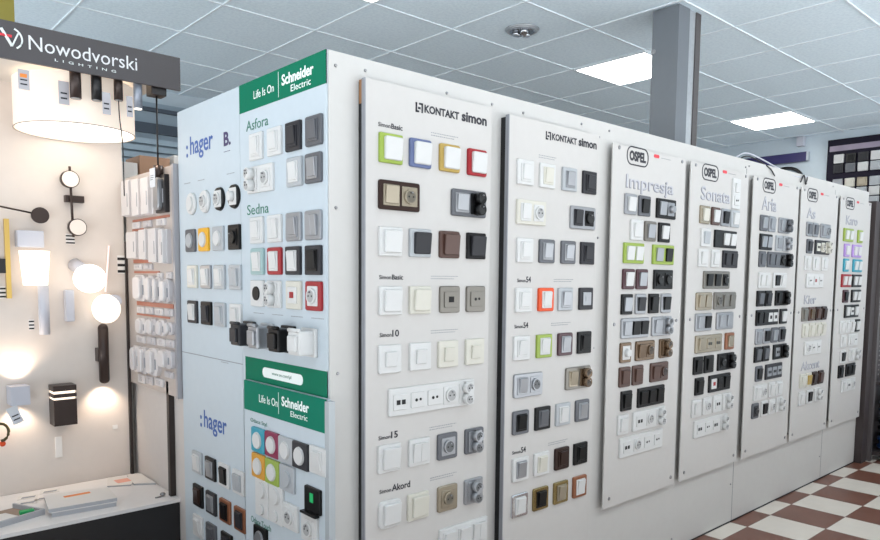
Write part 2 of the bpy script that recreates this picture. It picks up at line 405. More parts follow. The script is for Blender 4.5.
DESC = dict(lgrey='light grey', dark='anthracite', dbrown='dark brown', grey='mid grey')
ORD = ['first', 'second', 'third', 'fourth', 'fifth', 'sixth']
NUM = ['zero', 'one', 'two', 'three', 'four', 'five', 'six', 'seven', 'eight', 'nine', 'ten', 'eleven', 'twelve']
BOARDS = {  # name in labels, rotation, surface coordinate, group
 'A': ('board beside niche', 'X', 1.136), 'B': ('tall green-headed board', 'X', 1.136), 'B2': ('lower green-headed board', 'X', 1.118),
 'C': ('board nearest the corner', 'Y', 1.712), 'D': ('second board from the corner', 'Y', 1.707), 'P1': ('third board from corner', 'Y', 1.72),
 'P2': ('fourth board from corner', 'Y', 1.72), 'P3': ('fifth board from corner', 'Y', 1.72), 'P4': ('sixth board from corner', 'Y', 1.72), 'P5': ('last board on right', 'Y', 1.72)}
def cname(c): return DESC.get(c, c)
def device(bk, a, z, n, frame, mods, o, row, idx):
    btxt, ax, surf = BOARDS[bk]
    mods = [x.split(':') for x in mods.split()]
    kinds = [k for k, _ in mods]
    if 'L' in kinds: nm, cat, what = 'splashproof_socket', 'socket', 'splashproof lidded box'
    elif all(k in 'kKb' for k in kinds): nm, cat, what = 'light_switch', 'light switch', 'switch'
    elif kinds == ['T']: nm, cat, what = 'touch_controller', 'controller', 'touch panel with green light'
    elif kinds == ['r']: nm, cat, what = 'light_switch', 'light switch', 'switch with round button'
    elif kinds == ['h']: nm, cat, what = 'dimmer_switch', 'dimmer', 'round dimmer cover'
    elif kinds == ['o']: nm, cat, what = 'dimmer_switch', 'dimmer', 'dimmer'
    elif set(kinds) <= set('dvm'): nm, cat, what = 'outlet_plate', 'outlet', 'outlet plate'
    elif all(k in 'st' for k in kinds): nm, cat, what = 'power_socket', 'socket', 'socket'
    else: nm, cat, what = 'switch_and_socket_plate', 'switch plate', 'plate'
    size = {1: '', 2: 'double ', 3: 'triple ', 4: 'four-part ', 5: 'long five-part '}[n]
    mc = [c for k, c in mods if k != 'b'][-1] if mods else frame
    if mc == frame or nm in ('splashproof_socket', 'touch_controller'): look = '%s %s%s' % (cname(frame), size, what)
    else: look = '%s %s%s with %s %s' % (cname(mc), size, what, cname(frame), 'frame') if ' with ' not in what else '%s %s%s, %s frame' % (cname(mc), size, what, cname(frame))
    label = '%s, %s in row %s, %s' % (look, ORD[idx], NUM[row], btxt)
    if ax == 'Y': a += .009 if bk[0] == 'P' else .005
    loc = (a, surf, z) if ax == 'Y' else (surf, a, z)
    r = empty(nm, loc, 0 if ax == 'Y' else -math.pi/2)
    tag(r, label, cat, 'switches and sockets on the '+btxt)
    W_ = o.get('w', .088+.071*(n-1)); H_ = .088
    if bk in ('P1', 'P2', 'P3', 'P4', 'P5'): H_ = .088
    if o.get('tall') or o.get('v2'): H_ = .155
    if bk == 'B2': W_ = .090; H_ = .084 if not o.get('v2') else .128
    if kinds == ['T']: W_, H_ = .088, .078
    fr = pm(frame)
    if kinds == ['L']:
        me = cached(('Lb', frame), lambda: (lambda b: (box(b, -.040, .040, -.012, 0, -.045, .043, bev=.004), finish(b, 'back_box', fr))[1])(bmesh.new()))
        link('back_box', me, r); module('L', mods[0][1], 0, 0, r, -.010, {}); return r
    rad = .004 if frame in ('white', 'cream', 'black', 'lgrey', 'lime', 'dark') else .007
    if o.get('rd'): rad = .016
    if bk in ('P4', 'P3') and frame in ('silver', 'grey'): rad = .010
    if o.get('round'):
        me = cached(('fr_round', frame), lambda: (lambda b: (cyl(b, (0, 0, 0), (0, -.010, 0), .043, .040, 36), finish(b, 'frame', fr))[1])(bmesh.new()))
    else:
        me = cached(('fr', frame, round(W_, 3), H_, rad), lambda: (lambda b: (plate(b, 0, 0, W_, H_, 0, -.0095, rad, .0022), finish(b, 'frame', fr))[1])(bmesh.new()))
    link('frame', me, r)
    if kinds == ['T']: module('T', 'green', .0, .008, r, -.0095, {}); bbox_obj('stand', pm('black'), r, -.044, .044, -.026, -.008, -.044, -.036, bev=.003); return r
    if o.get('v2'):
        module('r', mods[0][1], 0, .029, r, -.0095, {})
        me = cached(('knob', mods[0][1]), lambda: (lambda b: (cyl(b, (0, 0, 0), (0, -.007, 0), .018, .016, 24), finish(b, 'round_socket_cover', pm(mods[0][1])))[1])(bmesh.new()))
        link('round_socket_cover', me, r, (0, -.0095, -.038)); return r
    if o.get('tall'):
        module('v', 'white', 0, -.035, r, -.0095, {}); module('k', 'white', 0, .03, r, -.0095, {'sm': 1}); return r
    k = len(mods); pitch = (W_-.016)/k if k > 1 else 0
    s = min(.062 if bk in ('C',) else .056, (W_-.018) if k == 1 else pitch-.003)
    for q, (kd, c) in enumerate(mods):
        oo = dict(o); oo['s'] = s
        if bk == 'C' and k == 1: oo['wide'] = 1
        if bk[0] == 'P': oo['plain'] = 1
        module(kd, c, (q-(k-1)/2)*pitch, 0, r, -.0093, oo)
    return r

# centre along the board, height, gangs, frame colour, modules (kind:colour), options, row
DEV = {
 'A': [
  (2.703, 1.626, 1, 'white', 'r:white', {'round': 1}, 1),
  (2.58, 1.626, 1, 'white', 's:white', {'round': 1}, 1),
  (2.457, 1.626, 1, 'black', 's:white', {'round': 1}, 1),
  (2.338, 1.626, 1, 'black', 'o:white', {'round': 1}, 1),
  (2.716, 1.484, 1, 'grey', 'r:lgrey', 2),
  (2.594, 1.484, 1, 'yellow', 'r:white', 2),
  (2.468, 1.484, 1, 'lgrey', 'r:white', 2),
  (2.338, 1.484, 1, 'black', 's:black', 2),
  (2.706, 1.343, 1, 'cream', 'k:white', 3),
  (2.581, 1.343, 1, 'silver', 'k:white', 3),
  (2.463, 1.343, 1, 'lgrey', 'k:white', 3),
  (2.335, 1.343, 1, 'lgrey', 'K:lgrey', 3),
  (2.71, 1.205, 1, 'dark', 'k:white', 4),
  (2.582, 1.205, 1, 'black', 'k:dark', 4),
  (2.463, 1.205, 1, 'lgrey', 'k:lgrey', 4),
  (2.335, 1.205, 1, 'white', 'k:white', 4),
  (2.694, 0.603, 1, 'lgrey', 'k:white', 5),
  (2.57, 0.603, 1, 'black', 'k:silver', 5),
  (2.45, 0.603, 1, 'white', 'k:black', 5),
  (2.332, 0.603, 1, 'white', 'K:lgrey', 5),
  (2.691, 0.467, 1, 'black', 'k:dbrown', 6),
  (2.569, 0.467, 1, 'dark', 'k:silver', 6),
  (2.447, 0.467, 1, 'copper', 'k:black', 6),
  (2.324, 0.467, 1, 'copper', 'k:dark', 6),
  (2.697, 0.34, 1, 'white', 'k:white', 7),
  (2.573, 0.34, 1, 'grey', 'k:grey', 7),
  (2.438, 0.34, 1, 'black', 'k:dark', 7),
 ],
 'B': [
  (2.17, 1.776, 1, 'white', 'k:white', 1),
  (2.047, 1.776, 1, 'white', 'k:white', 1),
  (1.931, 1.776, 1, 'dark', 'k:dark', 1),
  (1.813, 1.776, 1, 'grey', 'k:grey', 1),
  (2.186, 1.668, 1, 'white', 't:white', 2),
  (2.1, 1.668, 1, 'white', 's:white', 2),
  (1.925, 1.668, 1, 'lgrey', 'k:white', 2),
  (1.817, 1.668, 1, 'grey', 'k:silver', 2),
  (2.171, 1.501, 1, 'white', 'k:white', 3),
  (2.051, 1.501, 1, 'white', 'K:white', 3),
  (1.932, 1.501, 1, 'silver', 'k:silver', 3),
  (1.819, 1.501, 1, 'silver', 'K:silver', 3),
  (2.169, 1.397, 1, 'teal', 'k:white', 4),
  (2.053, 1.397, 1, 'red', 'k:white', 4),
  (1.937, 1.397, 1, 'dark', 'k:white', 4),
  (1.82, 1.397, 1, 'dark', 'k:black', 4),
  (2.172, 1.29, 1, 'white', 'h:black', 5),
  (2.058, 1.29, 1, 'white', 't:white', 5),
  (1.935, 1.29, 1, 'cream', 'm:red', 5),
  (1.818, 1.29, 1, 'red', 's:white', 5),
  (2.231, 1.15, 1, 'dark', 'L:dark', {'big': 1}, 6),
  (2.104, 1.15, 1, 'lgrey', 'L:silver', {'big': 1}, 6),
  (1.968, 1.15, 1, 'black', 'L:black', {'big': 1}, 6),
  (1.844, 1.15, 1, 'white', 'L:white', {'big': 1}, 6),
 ],
 'B2': [
  (2.143, 0.795, 1, 'cyan', 'r:white', {'free': 1}, 1),
  (2.048, 0.797, 1, 'magenta', 'r:white', {'free': 1}, 1),
  (1.958, 0.796, 1, 'lgrey', 'r:white', {'free': 1}, 1),
  (1.871, 0.795, 1, 'dark', 'r:white', {'free': 1}, 1),
  (1.77, 0.8, 1, 'white', 'k:white', {'free': 1}, 1),
  (2.143, 0.706, 1, 'amber', 'r:white', {'free': 1}, 2),
  (2.048, 0.705, 1, 'lime', 'r:white', {'free': 1}, 2),
  (1.952, 0.705, 1, 'lgrey', 'r:lgrey', {'free': 1}, 2),
  (2.119, 0.6, 1, 'white', 'r:white', {'free': 1, 'v2': 1}, 3),
  (2.024, 0.602, 1, 'white', 'r:white', {'free': 1, 'v2': 1}, 3),
  (1.933, 0.585, 1, 'white', 's:white', {'free': 1}, 3),
  (1.801, 0.672, 1, 'black', 'T:green', {'free': 1}, 3),
  (1.819, 0.578, 1, 'white', 's:white', {'free': 1}, 4),
  (2.136, 0.454, 1, 'black', 'r:silver', {'free': 1}, 4),
 ],
 'C': [
  (1.33, 1.736, 1, 'lime', 'k:white', 1),
  (1.447, 1.736, 1, 'blue', 'k:white', 1),
  (1.572, 1.736, 1, 'gold', 'k:white', 1),
  (1.698, 1.736, 1, 'red', 'k:white', 1),
  (1.364, 1.597, 2, 'dbrown', 'k:champagne s:champagne', 2),
  (1.662, 1.597, 2, 'grey', 'k:silver t:black', 2),
  (1.33, 1.457, 1, 'white', 'k:white', 3),
  (1.449, 1.457, 1, 'lgrey', 'k:dark', 3),
  (1.575, 1.457, 1, 'brown', 'k:brown', 3),
  (1.699, 1.457, 1, 'black', 'k:dark', 3),
  (1.331, 1.277, 1, 'white', 'k:white', 4),
  (1.45, 1.277, 1, 'cream', 'k:cream', 4),
  (1.579, 1.277, 1, 'pewter', 'm:black', 4),
  (1.7, 1.277, 1, 'pewter', 'v:pewter', 4),
  (1.329, 1.096, 1, 'white', 'k:white', {'sm': 1}, 5),
  (1.452, 1.096, 1, 'white', 'k:white', {'sm': 1}, 5),
  (1.574, 1.096, 1, 'cream', 'k:cream', {'sm': 1}, 5),
  (1.699, 1.096, 1, 'cream', 'k:cream', {'sm': 1}, 5),
  (1.51, 0.958, 5, 'white', 'd:white v:white v:white s:white t:white', 6),
  (1.328, 0.784, 1, 'white', 'k:white', 7),
  (1.451, 0.784, 1, 'white', 'K:white', 7),
  (1.575, 0.784, 1, 'grey', 's:silver', 7),
  (1.702, 0.784, 1, 'grey', 't:silver', 7),
  (1.331, 0.605, 1, 'white', 'k:white', {'rd': 1}, 8),
  (1.448, 0.605, 1, 'cream', 'k:cream', 8),
  (1.578, 0.605, 1, 'champagne', 's:champagne', 8),
  (1.702, 0.605, 1, 'silver', 't:silver', 8),
  (1.657, 0.456, 3, 'white', 'k:white k:white K:white', {'free': 1}, 9),
 ],
 'D': [
  (1.939, 1.729, 1, 'white', 'k:white', 1),
  (2.063, 1.729, 1, 'white', 'k:cream', 1),
  (2.195, 1.729, 1, 'lgrey', 'k:silver', 1),
  (2.323, 1.729, 1, 'dark', 'k:dark', 1),
  (1.976, 1.588, 2, 'cream', 'k:white s:white', 2),
  (2.286, 1.588, 2, 'silver', 'k:dark s:black', 2),
  (1.944, 1.451, 1, 'white', 'k:white', 3),
  (2.069, 1.451, 1, 'grey', 'k:silver', 3),
  (2.198, 1.451, 1, 'grey', 'k:silver', 3),
  (2.321, 1.451, 1, 'dark', 'k:dark', 3),
  (1.942, 1.27, 1, 'white', 'k:white', 4),
  (2.069, 1.27, 1, 'orange', 'k:white', 4),
  (2.187, 1.27, 1, 'lgrey', 'k:silver', 4),
  (2.319, 1.27, 1, 'dark', 'm:silver', 4),
  (1.936, 1.094, 1, 'white', 'k:white', 5),
  (2.065, 1.094, 1, 'lime', 'k:white', 5),
  (2.192, 1.094, 1, 'burgundy', 'k:silver', 5),
  (2.316, 1.094, 1, 'black', 'k:black', 5),
  (1.977, 0.954, 2, 'silver', 'k:silver s:silver', 6),
  (2.281, 0.954, 2, 'pewter', 'k:champagne t:bronze', 6),
  (1.939, 0.817, 1, 'grey', 'k:black', 7),
  (2.065, 0.817, 1, 'black', 'k:grey', 7),
  (2.189, 0.817, 1, 'lgrey', 'k:white', 7),
  (2.314, 0.817, 1, 'grey', 'k:silver', 7),
  (1.943, 0.64, 1, 'white', 'k:silver', 8),
  (2.064, 0.64, 1, 'white', 'k:cream', 8),
  (2.189, 0.64, 1, 'dbrown', 'k:dbrown', 8),
  (2.31, 0.64, 1, 'black', 'k:black', 8),
  (1.942, 0.503, 1, 'chrome', 'k:white', 9),
  (2.063, 0.503, 1, 'brass', 'k:black', 9),
  (2.187, 0.503, 1, 'brass', 'k:champagne', 9),
  (2.31, 0.503, 1, 'copper', 'k:white', 9),
 ],
 'P1': [
  (2.634, 1.67, 1, 'silver', 'k:white', {'w': 0.089}, 1),
  (2.741, 1.67, 1, 'grey', 'k:black', {'w': 0.091}, 1),
  (2.921, 1.67, 2, 'black', 'k:silver o:silver', {'w': 0.161}, 1),
  (2.685, 1.563, 1, 'white', 'k:white', {'w': 0.094}, 2),
  (2.794, 1.563, 1, 'pewter', 'k:silver', {'w': 0.09}, 2),
  (2.911, 1.563, 1, 'black', 'k:white', {'w': 0.094}, 2),
  (2.669, 1.462, 2, 'lime', 'k:white k:white', {'w': 0.153}, 3),
  (2.91, 1.462, 2, 'lime', 'k:silver k:black', {'w': 0.178}, 3),
  (2.634, 1.35, 1, 'burgundy', 'k:white', {'w': 0.087}, 4),
  (2.739, 1.35, 1, 'burgundy', 'k:silver', {'w': 0.088}, 4),
  (2.917, 1.35, 2, 'black', 's:black s:black', {'w': 0.159}, 4),
  (2.628, 1.241, 1, 'black', 'k:silver', {'w': 0.081}, 5),
  (2.735, 1.241, 1, 'silver', 'k:dark', {'w': 0.081}, 5),
  (2.843, 1.241, 1, 'black', 'k:black', {'w': 0.081}, 5),
  (2.948, 1.241, 1, 'silver', 'k:black', {'w': 0.083}, 5),
  (2.698, 1.136, 3, 'silver', 'k:silver k:black k:black', {'w': 0.215}, 6),
  (2.918, 1.136, 2, 'silver', 'k:silver t:silver', {'w': 0.165}, 6),
  (2.629, 1.031, 1, 'bronze', 'o:white', {'w': 0.081}, 7),
  (2.784, 1.031, 2, 'bronze', 'k:bronze s:bronze', {'w': 0.15}, 7),
  (2.953, 1.031, 1, 'bronze', 't:bronze', {'w': 0.093}, 7),
  (2.628, 0.924, 1, 'brown', 'k:brown', {'w': 0.082}, 8),
  (2.73, 0.924, 1, 'brown', 'k:brown', {'w': 0.083}, 8),
  (2.91, 0.924, 2, 'brown', 'k:brown s:brown', {'w': 0.15}, 8),
  (2.647, 0.817, 1, 'black', 'k:black', {'w': 0.08}, 9),
  (2.848, 0.817, 3, 'black', 'k:black k:black k:black', {'w': 0.221}, 9),
  (2.626, 0.714, 1, 'white', 'k:white', {'w': 0.08}, 10),
  (2.837, 0.714, 3, 'white', 'd:white s:white t:white', {'w': 0.27}, 10),
  (2.78, 0.609, 4, 'white', 'd:white s:white v:white v:white', {'w': 0.35}, 11),
 ],
 'P2': [
  (3.601, 1.796, 1, 'white', 'v:white', {'tall': 1, 'free': 1, 'w': 0.087}, 1),
  (3.282, 1.668, 1, 'champagne', 'k:cream', {'w': 0.094}, 2),
  (3.39, 1.668, 1, 'brown', 'k:white', {'w': 0.083}, 2),
  (3.492, 1.668, 1, 'silver', 'k:black', {'w': 0.087}, 2),
  (3.6, 1.668, 1, 'lgrey', 'k:white', {'w': 0.092}, 2),
  (3.299, 1.558, 1, 'white', 'k:lgrey', {'w': 0.093}, 3),
  (3.506, 1.558, 3, 'black', 'b:black k:white k:white', {'w': 0.233}, 3),
  (3.28, 1.458, 1, 'white', 'k:white', {'w': 0.094}, 4),
  (3.404, 1.458, 1, 'white', 'k:white', {'w': 0.08}, 4),
  (3.565, 1.458, 2, 'dark', 'k:dark k:dark', {'w': 0.159}, 4),
  (3.43, 1.35, 3, 'pewter', 'k:black k:black s:black', {'w': 0.27}, 5),
  (3.307, 1.244, 2, 'champagne', 'k:champagne k:champagne', {'w': 0.155}, 6),
  (3.527, 1.244, 3, 'pewter', 's:pewter k:pewter k:pewter', {'w': 0.232}, 6),
  (3.31, 1.14, 2, 'silver', 'k:silver k:black', {'w': 0.161}, 7),
  (3.536, 1.14, 2, 'silver', 'K:silver k:silver', {'w': 0.178}, 7),
  (3.374, 1.03, 3, 'champagne', 'k:champagne d:champagne d:champagne', {'w': 0.27}, 8),
  (3.598, 1.03, 1, 'copper', 'k:champagne', {'w': 0.094}, 8),
  (3.273, 0.924, 1, 'black', 'k:black', {'w': 0.089}, 9),
  (3.383, 0.924, 1, 'black', 'k:black', {'w': 0.093}, 9),
  (3.566, 0.924, 2, 'black', 's:black t:black', {'w': 0.176}, 9),
  (3.294, 0.818, 1, 'black', 'k:black', {'w': 0.082}, 10),
  (3.506, 0.818, 3, 'black', 'm:red d:black k:black', {'w': 0.228}, 10),
  (3.272, 0.709, 1, 'white', 'k:white', {'w': 0.091}, 11),
  (3.38, 0.709, 1, 'white', 's:white', {'w': 0.086}, 11),
  (3.488, 0.709, 1, 'white', 'd:white', {'w': 0.09}, 11),
  (3.596, 0.709, 1, 'white', 't:white', {'w': 0.094}, 11),
  (3.43, 0.601, 4, 'white', 'd:white v:white d:white t:white', {'w': 0.35}, 12),
 ],
 'P3': [
  (3.947, 1.667, 1, 'grey', 'k:silver', {'w': 0.089}, 1),
  (4.052, 1.667, 1, 'silver', 'k:silver', {'w': 0.085}, 1),
  (4.22, 1.667, 2, 'silver', 'k:silver t:grey', {'w': 0.15}, 1),
  (3.984, 1.564, 2, 'black', 'k:silver k:silver', {'w': 0.153}, 2),
  (4.156, 1.564, 1, 'lgrey', 'k:silver', {'w': 0.083}, 2),
  (4.258, 1.564, 1, 'lgrey', 't:silver', {'w': 0.08}, 2),
  (3.949, 1.468, 1, 'grey', 'k:grey', {'w': 0.08}, 3),
  (4.169, 1.468, 4, 'grey', 'k:grey k:grey s:black t:black', {'w': 0.308}, 3),
  (3.987, 1.351, 2, 'white', 'k:white k:white', {'w': 0.15}, 4),
  (4.191, 1.351, 2, 'white', 'k:black k:white', {'w': 0.178}, 4),
  (3.948, 1.249, 1, 'black', 'k:grey', {'w': 0.088}, 5),
  (4.049, 1.249, 1, 'black', 'k:dark', {'w': 0.08}, 5),
  (4.232, 1.249, 2, 'black', 'k:black t:black', {'w': 0.171}, 5),
  (4.046, 1.141, 4, 'black', 'k:black k:black m:white m:white', {'w': 0.282}, 6),
  (4.267, 1.141, 1, 'black', 'k:white', {'w': 0.094}, 6),
  (3.948, 1.035, 1, 'silver', 'k:silver', {'w': 0.08}, 7),
  (4.049, 1.035, 1, 'silver', 'k:black', {'w': 0.088}, 7),
  (4.156, 1.035, 1, 'grey', 'k:silver', {'w': 0.084}, 7),
  (4.26, 1.035, 1, 'grey', 'k:black', {'w': 0.083}, 7),
  (3.948, 0.934, 1, 'black', 'k:grey', {'w': 0.085}, 8),
  (4.051, 0.934, 1, 'black', 'k:grey', {'w': 0.086}, 8),
  (4.242, 0.934, 2, 'black', 'd:silver t:black', {'w': 0.178}, 8),
  (3.972, 0.824, 1, 'grey', 'k:black', {'w': 0.081}, 9),
  (4.169, 0.824, 3, 'dark', 'd:silver d:silver d:silver', {'w': 0.221}, 9),
  (4.001, 0.716, 2, 'white', 'K:white s:white', {'w': 0.169}, 10),
  (4.153, 0.716, 1, 'white', 'k:white', {'w': 0.08}, 10),
  (4.255, 0.716, 1, 'white', 'k:white', {'w': 0.088}, 10),
  (3.947, 0.614, 1, 'grey', 's:dark', {'w': 0.08}, 11),
  (4.064, 0.614, 1, 'white', 'k:black', {'w': 0.08}, 11),
  (4.165, 0.614, 1, 'white', 's:white', {'w': 0.081}, 11),
  (4.272, 0.614, 1, 'white', 't:white', {'w': 0.089}, 11),
 ],
 'P4': [
  (4.589, 1.668, 1, 'silver', 'k:grey', {'w': 0.08}, 1),
  (4.688, 1.668, 1, 'silver', 'k:grey', {'w': 0.08}, 1),
  (4.855, 1.668, 2, 'silver', 'k:silver s:silver', {'w': 0.164}, 1),
  (4.606, 1.563, 1, 'grey', 'k:dark', {'w': 0.081}, 2),
  (4.814, 1.563, 3, 'dark', 'd:cream s:cream t:cream', {'w': 0.237}, 2),
  (4.587, 1.46, 1, 'white', 'k:white', {'w': 0.081}, 3),
  (4.72, 1.46, 1, 'white', 'k:white', {'w': 0.094}, 3),
  (4.868, 1.46, 1, 'white', 'k:white', {'w': 0.094}, 3),
  (4.718, 1.352, 3, 'white', 'v:white m:red v:white', {'w': 0.27}, 4),
  (4.588, 1.143, 1, 'pewter', 'k:pewter', {'w': 0.087}, 5),
  (4.696, 1.143, 1, 'brown', 'k:bronze', {'w': 0.094}, 5),
  (4.801, 1.143, 1, 'dbrown', 'k:brown', {'w': 0.08}, 5),
  (4.903, 1.143, 1, 'dbrown', 'k:dbrown', {'w': 0.082}, 5),
  (4.605, 1.041, 1, 'cream', 'k:cream', {'w': 0.082}, 6),
  (4.711, 1.041, 1, 'cream', 'k:cream', {'w': 0.08}, 6),
  (4.809, 1.041, 1, 'cream', 'k:cream', {'w': 0.08}, 6),
  (4.902, 1.041, 1, 'cream', 'k:cream', {'w': 0.08}, 6),
  (4.743, 0.928, 3, 'white', 's:white v:white v:white', {'w': 0.27}, 7),
  (4.606, 0.724, 1, 'cream', 'k:cream', {'w': 0.08}, 8),
  (4.703, 0.724, 1, 'cream', 'k:gold', {'w': 0.08}, 8),
  (4.797, 0.724, 1, 'dbrown', 'k:dbrown', {'w': 0.08}, 8),
  (4.905, 0.724, 1, 'dbrown', 'k:brown', {'w': 0.083}, 8),
  (4.607, 0.613, 1, 'white', 'k:white', {'w': 0.094}, 9),
  (4.729, 0.613, 1, 'white', 'k:black', {'w': 0.094}, 9),
  (4.861, 0.613, 1, 'white', 't:white', {'w': 0.094}, 9),
 ],
 'P5': [
  (5.27, 1.663, 2, 'lime', 'k:white k:white', {'w': 0.178}, 1),
  (5.5, 1.663, 1, 'lime', 'k:white', {'w': 0.094}, 1),
  (5.255, 1.56, 1, 'lilac', 'k:white', {'w': 0.094}, 2),
  (5.449, 1.56, 2, 'lilac', 'k:white k:white', {'w': 0.178}, 2),
  (5.256, 1.459, 1, 'cyan', 'k:white', {'w': 0.094}, 3),
  (5.479, 1.459, 2, 'cyan', 'k:white k:white', {'w': 0.178}, 3),
  (5.276, 1.354, 2, 'red', 'k:white k:white', {'w': 0.178}, 4),
  (5.484, 1.354, 2, 'black', 'k:white k:white', {'w': 0.178}, 4),
  (5.279, 1.248, 1, 'burgundy', 'k:black', {'w': 0.094}, 5),
  (5.485, 1.248, 2, 'black', 'k:white k:white', {'w': 0.178}, 5),
  (5.413, 1.143, 3, 'black', 'k:white d:white k:white', {'w': 0.27}, 6),
  (5.246, 1.037, 1, 'white', 'k:white', {'w': 0.089}, 7),
  (5.35, 1.037, 1, 'white', 'k:white', {'w': 0.08}, 7),
  (5.445, 1.037, 1, 'white', 'k:white', {'w': 0.08}, 7),
  (5.548, 1.037, 1, 'black', 'k:white', {'w': 0.092}, 7),
  (5.282, 0.94, 1, 'white', 'k:white', {'w': 0.094}, 8),
  (5.473, 0.94, 2, 'white', 'k:white v:white', {'w': 0.178}, 8),
  (5.29, 0.831, 1, 'white', 'k:black', {'w': 0.094}, 9),
  (5.501, 0.831, 2, 'white', 'k:white t:white', {'w': 0.178}, 9),
  (5.271, 0.728, 1, 'black', 'k:black', {'w': 0.09}, 10),
  (5.457, 0.728, 2, 'black', 'k:black k:black', {'w': 0.178}, 10),
  (5.429, 0.622, 3, 'white', 'k:white d:white s:white', {'w': 0.27}, 11),
 ],
}


# ================================================================ BOARDS
navy = mat('ink_navy', (34, 34, 44), .5); inkgrey = mat('ink_grey', (138, 142, 148), .6); hblue = mat('ink_blue', (50, 90, 160), .5)
redink = mat('ink_red', (214, 54, 66), .5); greenink = mat('ink_green', (30, 110, 88), .5); whiteink = mat('ink_white', (240, 246, 244), .5)
purple = mat('ink_purple', (52, 40, 92), .5)
board_white = mat('board_white', (196, 193, 190), .4); edge_grey = mat('board_edge', (150, 152, 158), .4, .3); black_fill = mat('board_fill_black', (26, 26, 28), .7)
poster = mat('poster_white', (190, 200, 207), .5, spec=.25); green = mat('poster_green', (0, 110, 82), .6, spec=.15)

def std_screw(parent, x, z, y=-.003):
    bm = bmesh.new(); cyl(bm, (x, 0, z), (x, y, z), .0085, .007, 14); cyl(bm, (x, .005, z), (x, .0285, z), .006, seg=10); part('standoff_screw', bm, METAL, parent)
# boards C and D
for key, x0, x1, z0, ztop, yf, cat_lab in (('C', 1.245, 1.776, .20, 1.930, 1.712, 'tall white switch board with black edge, nearest the corner'),
                                      ('D', 1.862, 2.392, .15, 1.922, 1.707, 'tall white switch board with black edge, left of the thin boards')):
    e = tag(empty('display_board', (x0, yf, z0)), cat_lab, 'display board', 'thick display boards'); w = x1-x0; h = ztop-z0; d = 1.75-yf
    bbox_obj('panel', board_white, e, .0, w, 0, .010, 0, h, bev=.001)
    bbox_obj('edge_profile', edge_grey, e, -.004, -.0005, .0, .016, 0, h); bbox_obj('gap_fill', black_fill, e, .001, w-.01, .0101, d-.0005, .0, h-.006)  # solid black block fills the space between panel and wall
    kx0, kx1, kz = ((1.435, 1.752, 1.862) if key == 'C' else (2.059, 2.384, 1.862))
    X = kx0-x0; Z = kz-z0
    lettering('KONTAKT', navy, e, X+.036, Z+.003, .150, .025, bold=.035); lettering('simon', navy, e, X+.198, Z+.002, .118, .032, bold=.035)
    bm = bmesh.new()                                      # small bracket logo
    for b in ((0, .006, 0, .030), (0, .014, 0, .006), (.024, .030, 0, .030), (.014, .030, .024, .030), (.010, .020, .010, .017), (0, .006, .022, .03)): box(bm, X+b[0], X+b[1], -.001, 0, Z+b[2], Z+b[3])
    part('logo', bm, navy, e)
    if key == 'C': heads = ((1.290, 1.797, 'Simon', 'Basic'), (1.295, 1.342, 'Simon', 'Basic'), (1.297, 1.165, 'Simon', '10'), (1.294, .845, 'Simon', '15'), (1.298, .674, 'Simon', 'Akord'))
    else: heads = ((1.915, 1.335, 'Simon', '54'), (1.905, 1.167, 'Simon', '54'), (1.905, .700, 'Simon', '54'))
    for hx, hz, s1, s2 in heads:
        lettering(s1, navy, e, hx-x0, hz-z0, .046, .013, bold=.012); w2 = {'Basic': .044, '10': .027, '15': .027, '54': .027, 'Akord': .075}[s2]
        lettering(s2, navy, e, hx-x0+.049, hz-z0-.001, w2, .022 if s2 != 'Basic' else .016, bold=.02)
        caption(e, hx-x0+.21, hz-z0+.010, .12, inkgrey, 2)
    if key == 'D': caption(e, .16, 1.80-z0, .1, inkgrey, 2)
bm = bmesh.new(); box(bm, .0005, .012, .012, .035, 1.66, 1.729); part('wood_wedge', bm, mat('raw_wood', (150, 110, 76), .7, noise=.2), [o for o in COL.objects if o.name == 'display_board'][0])

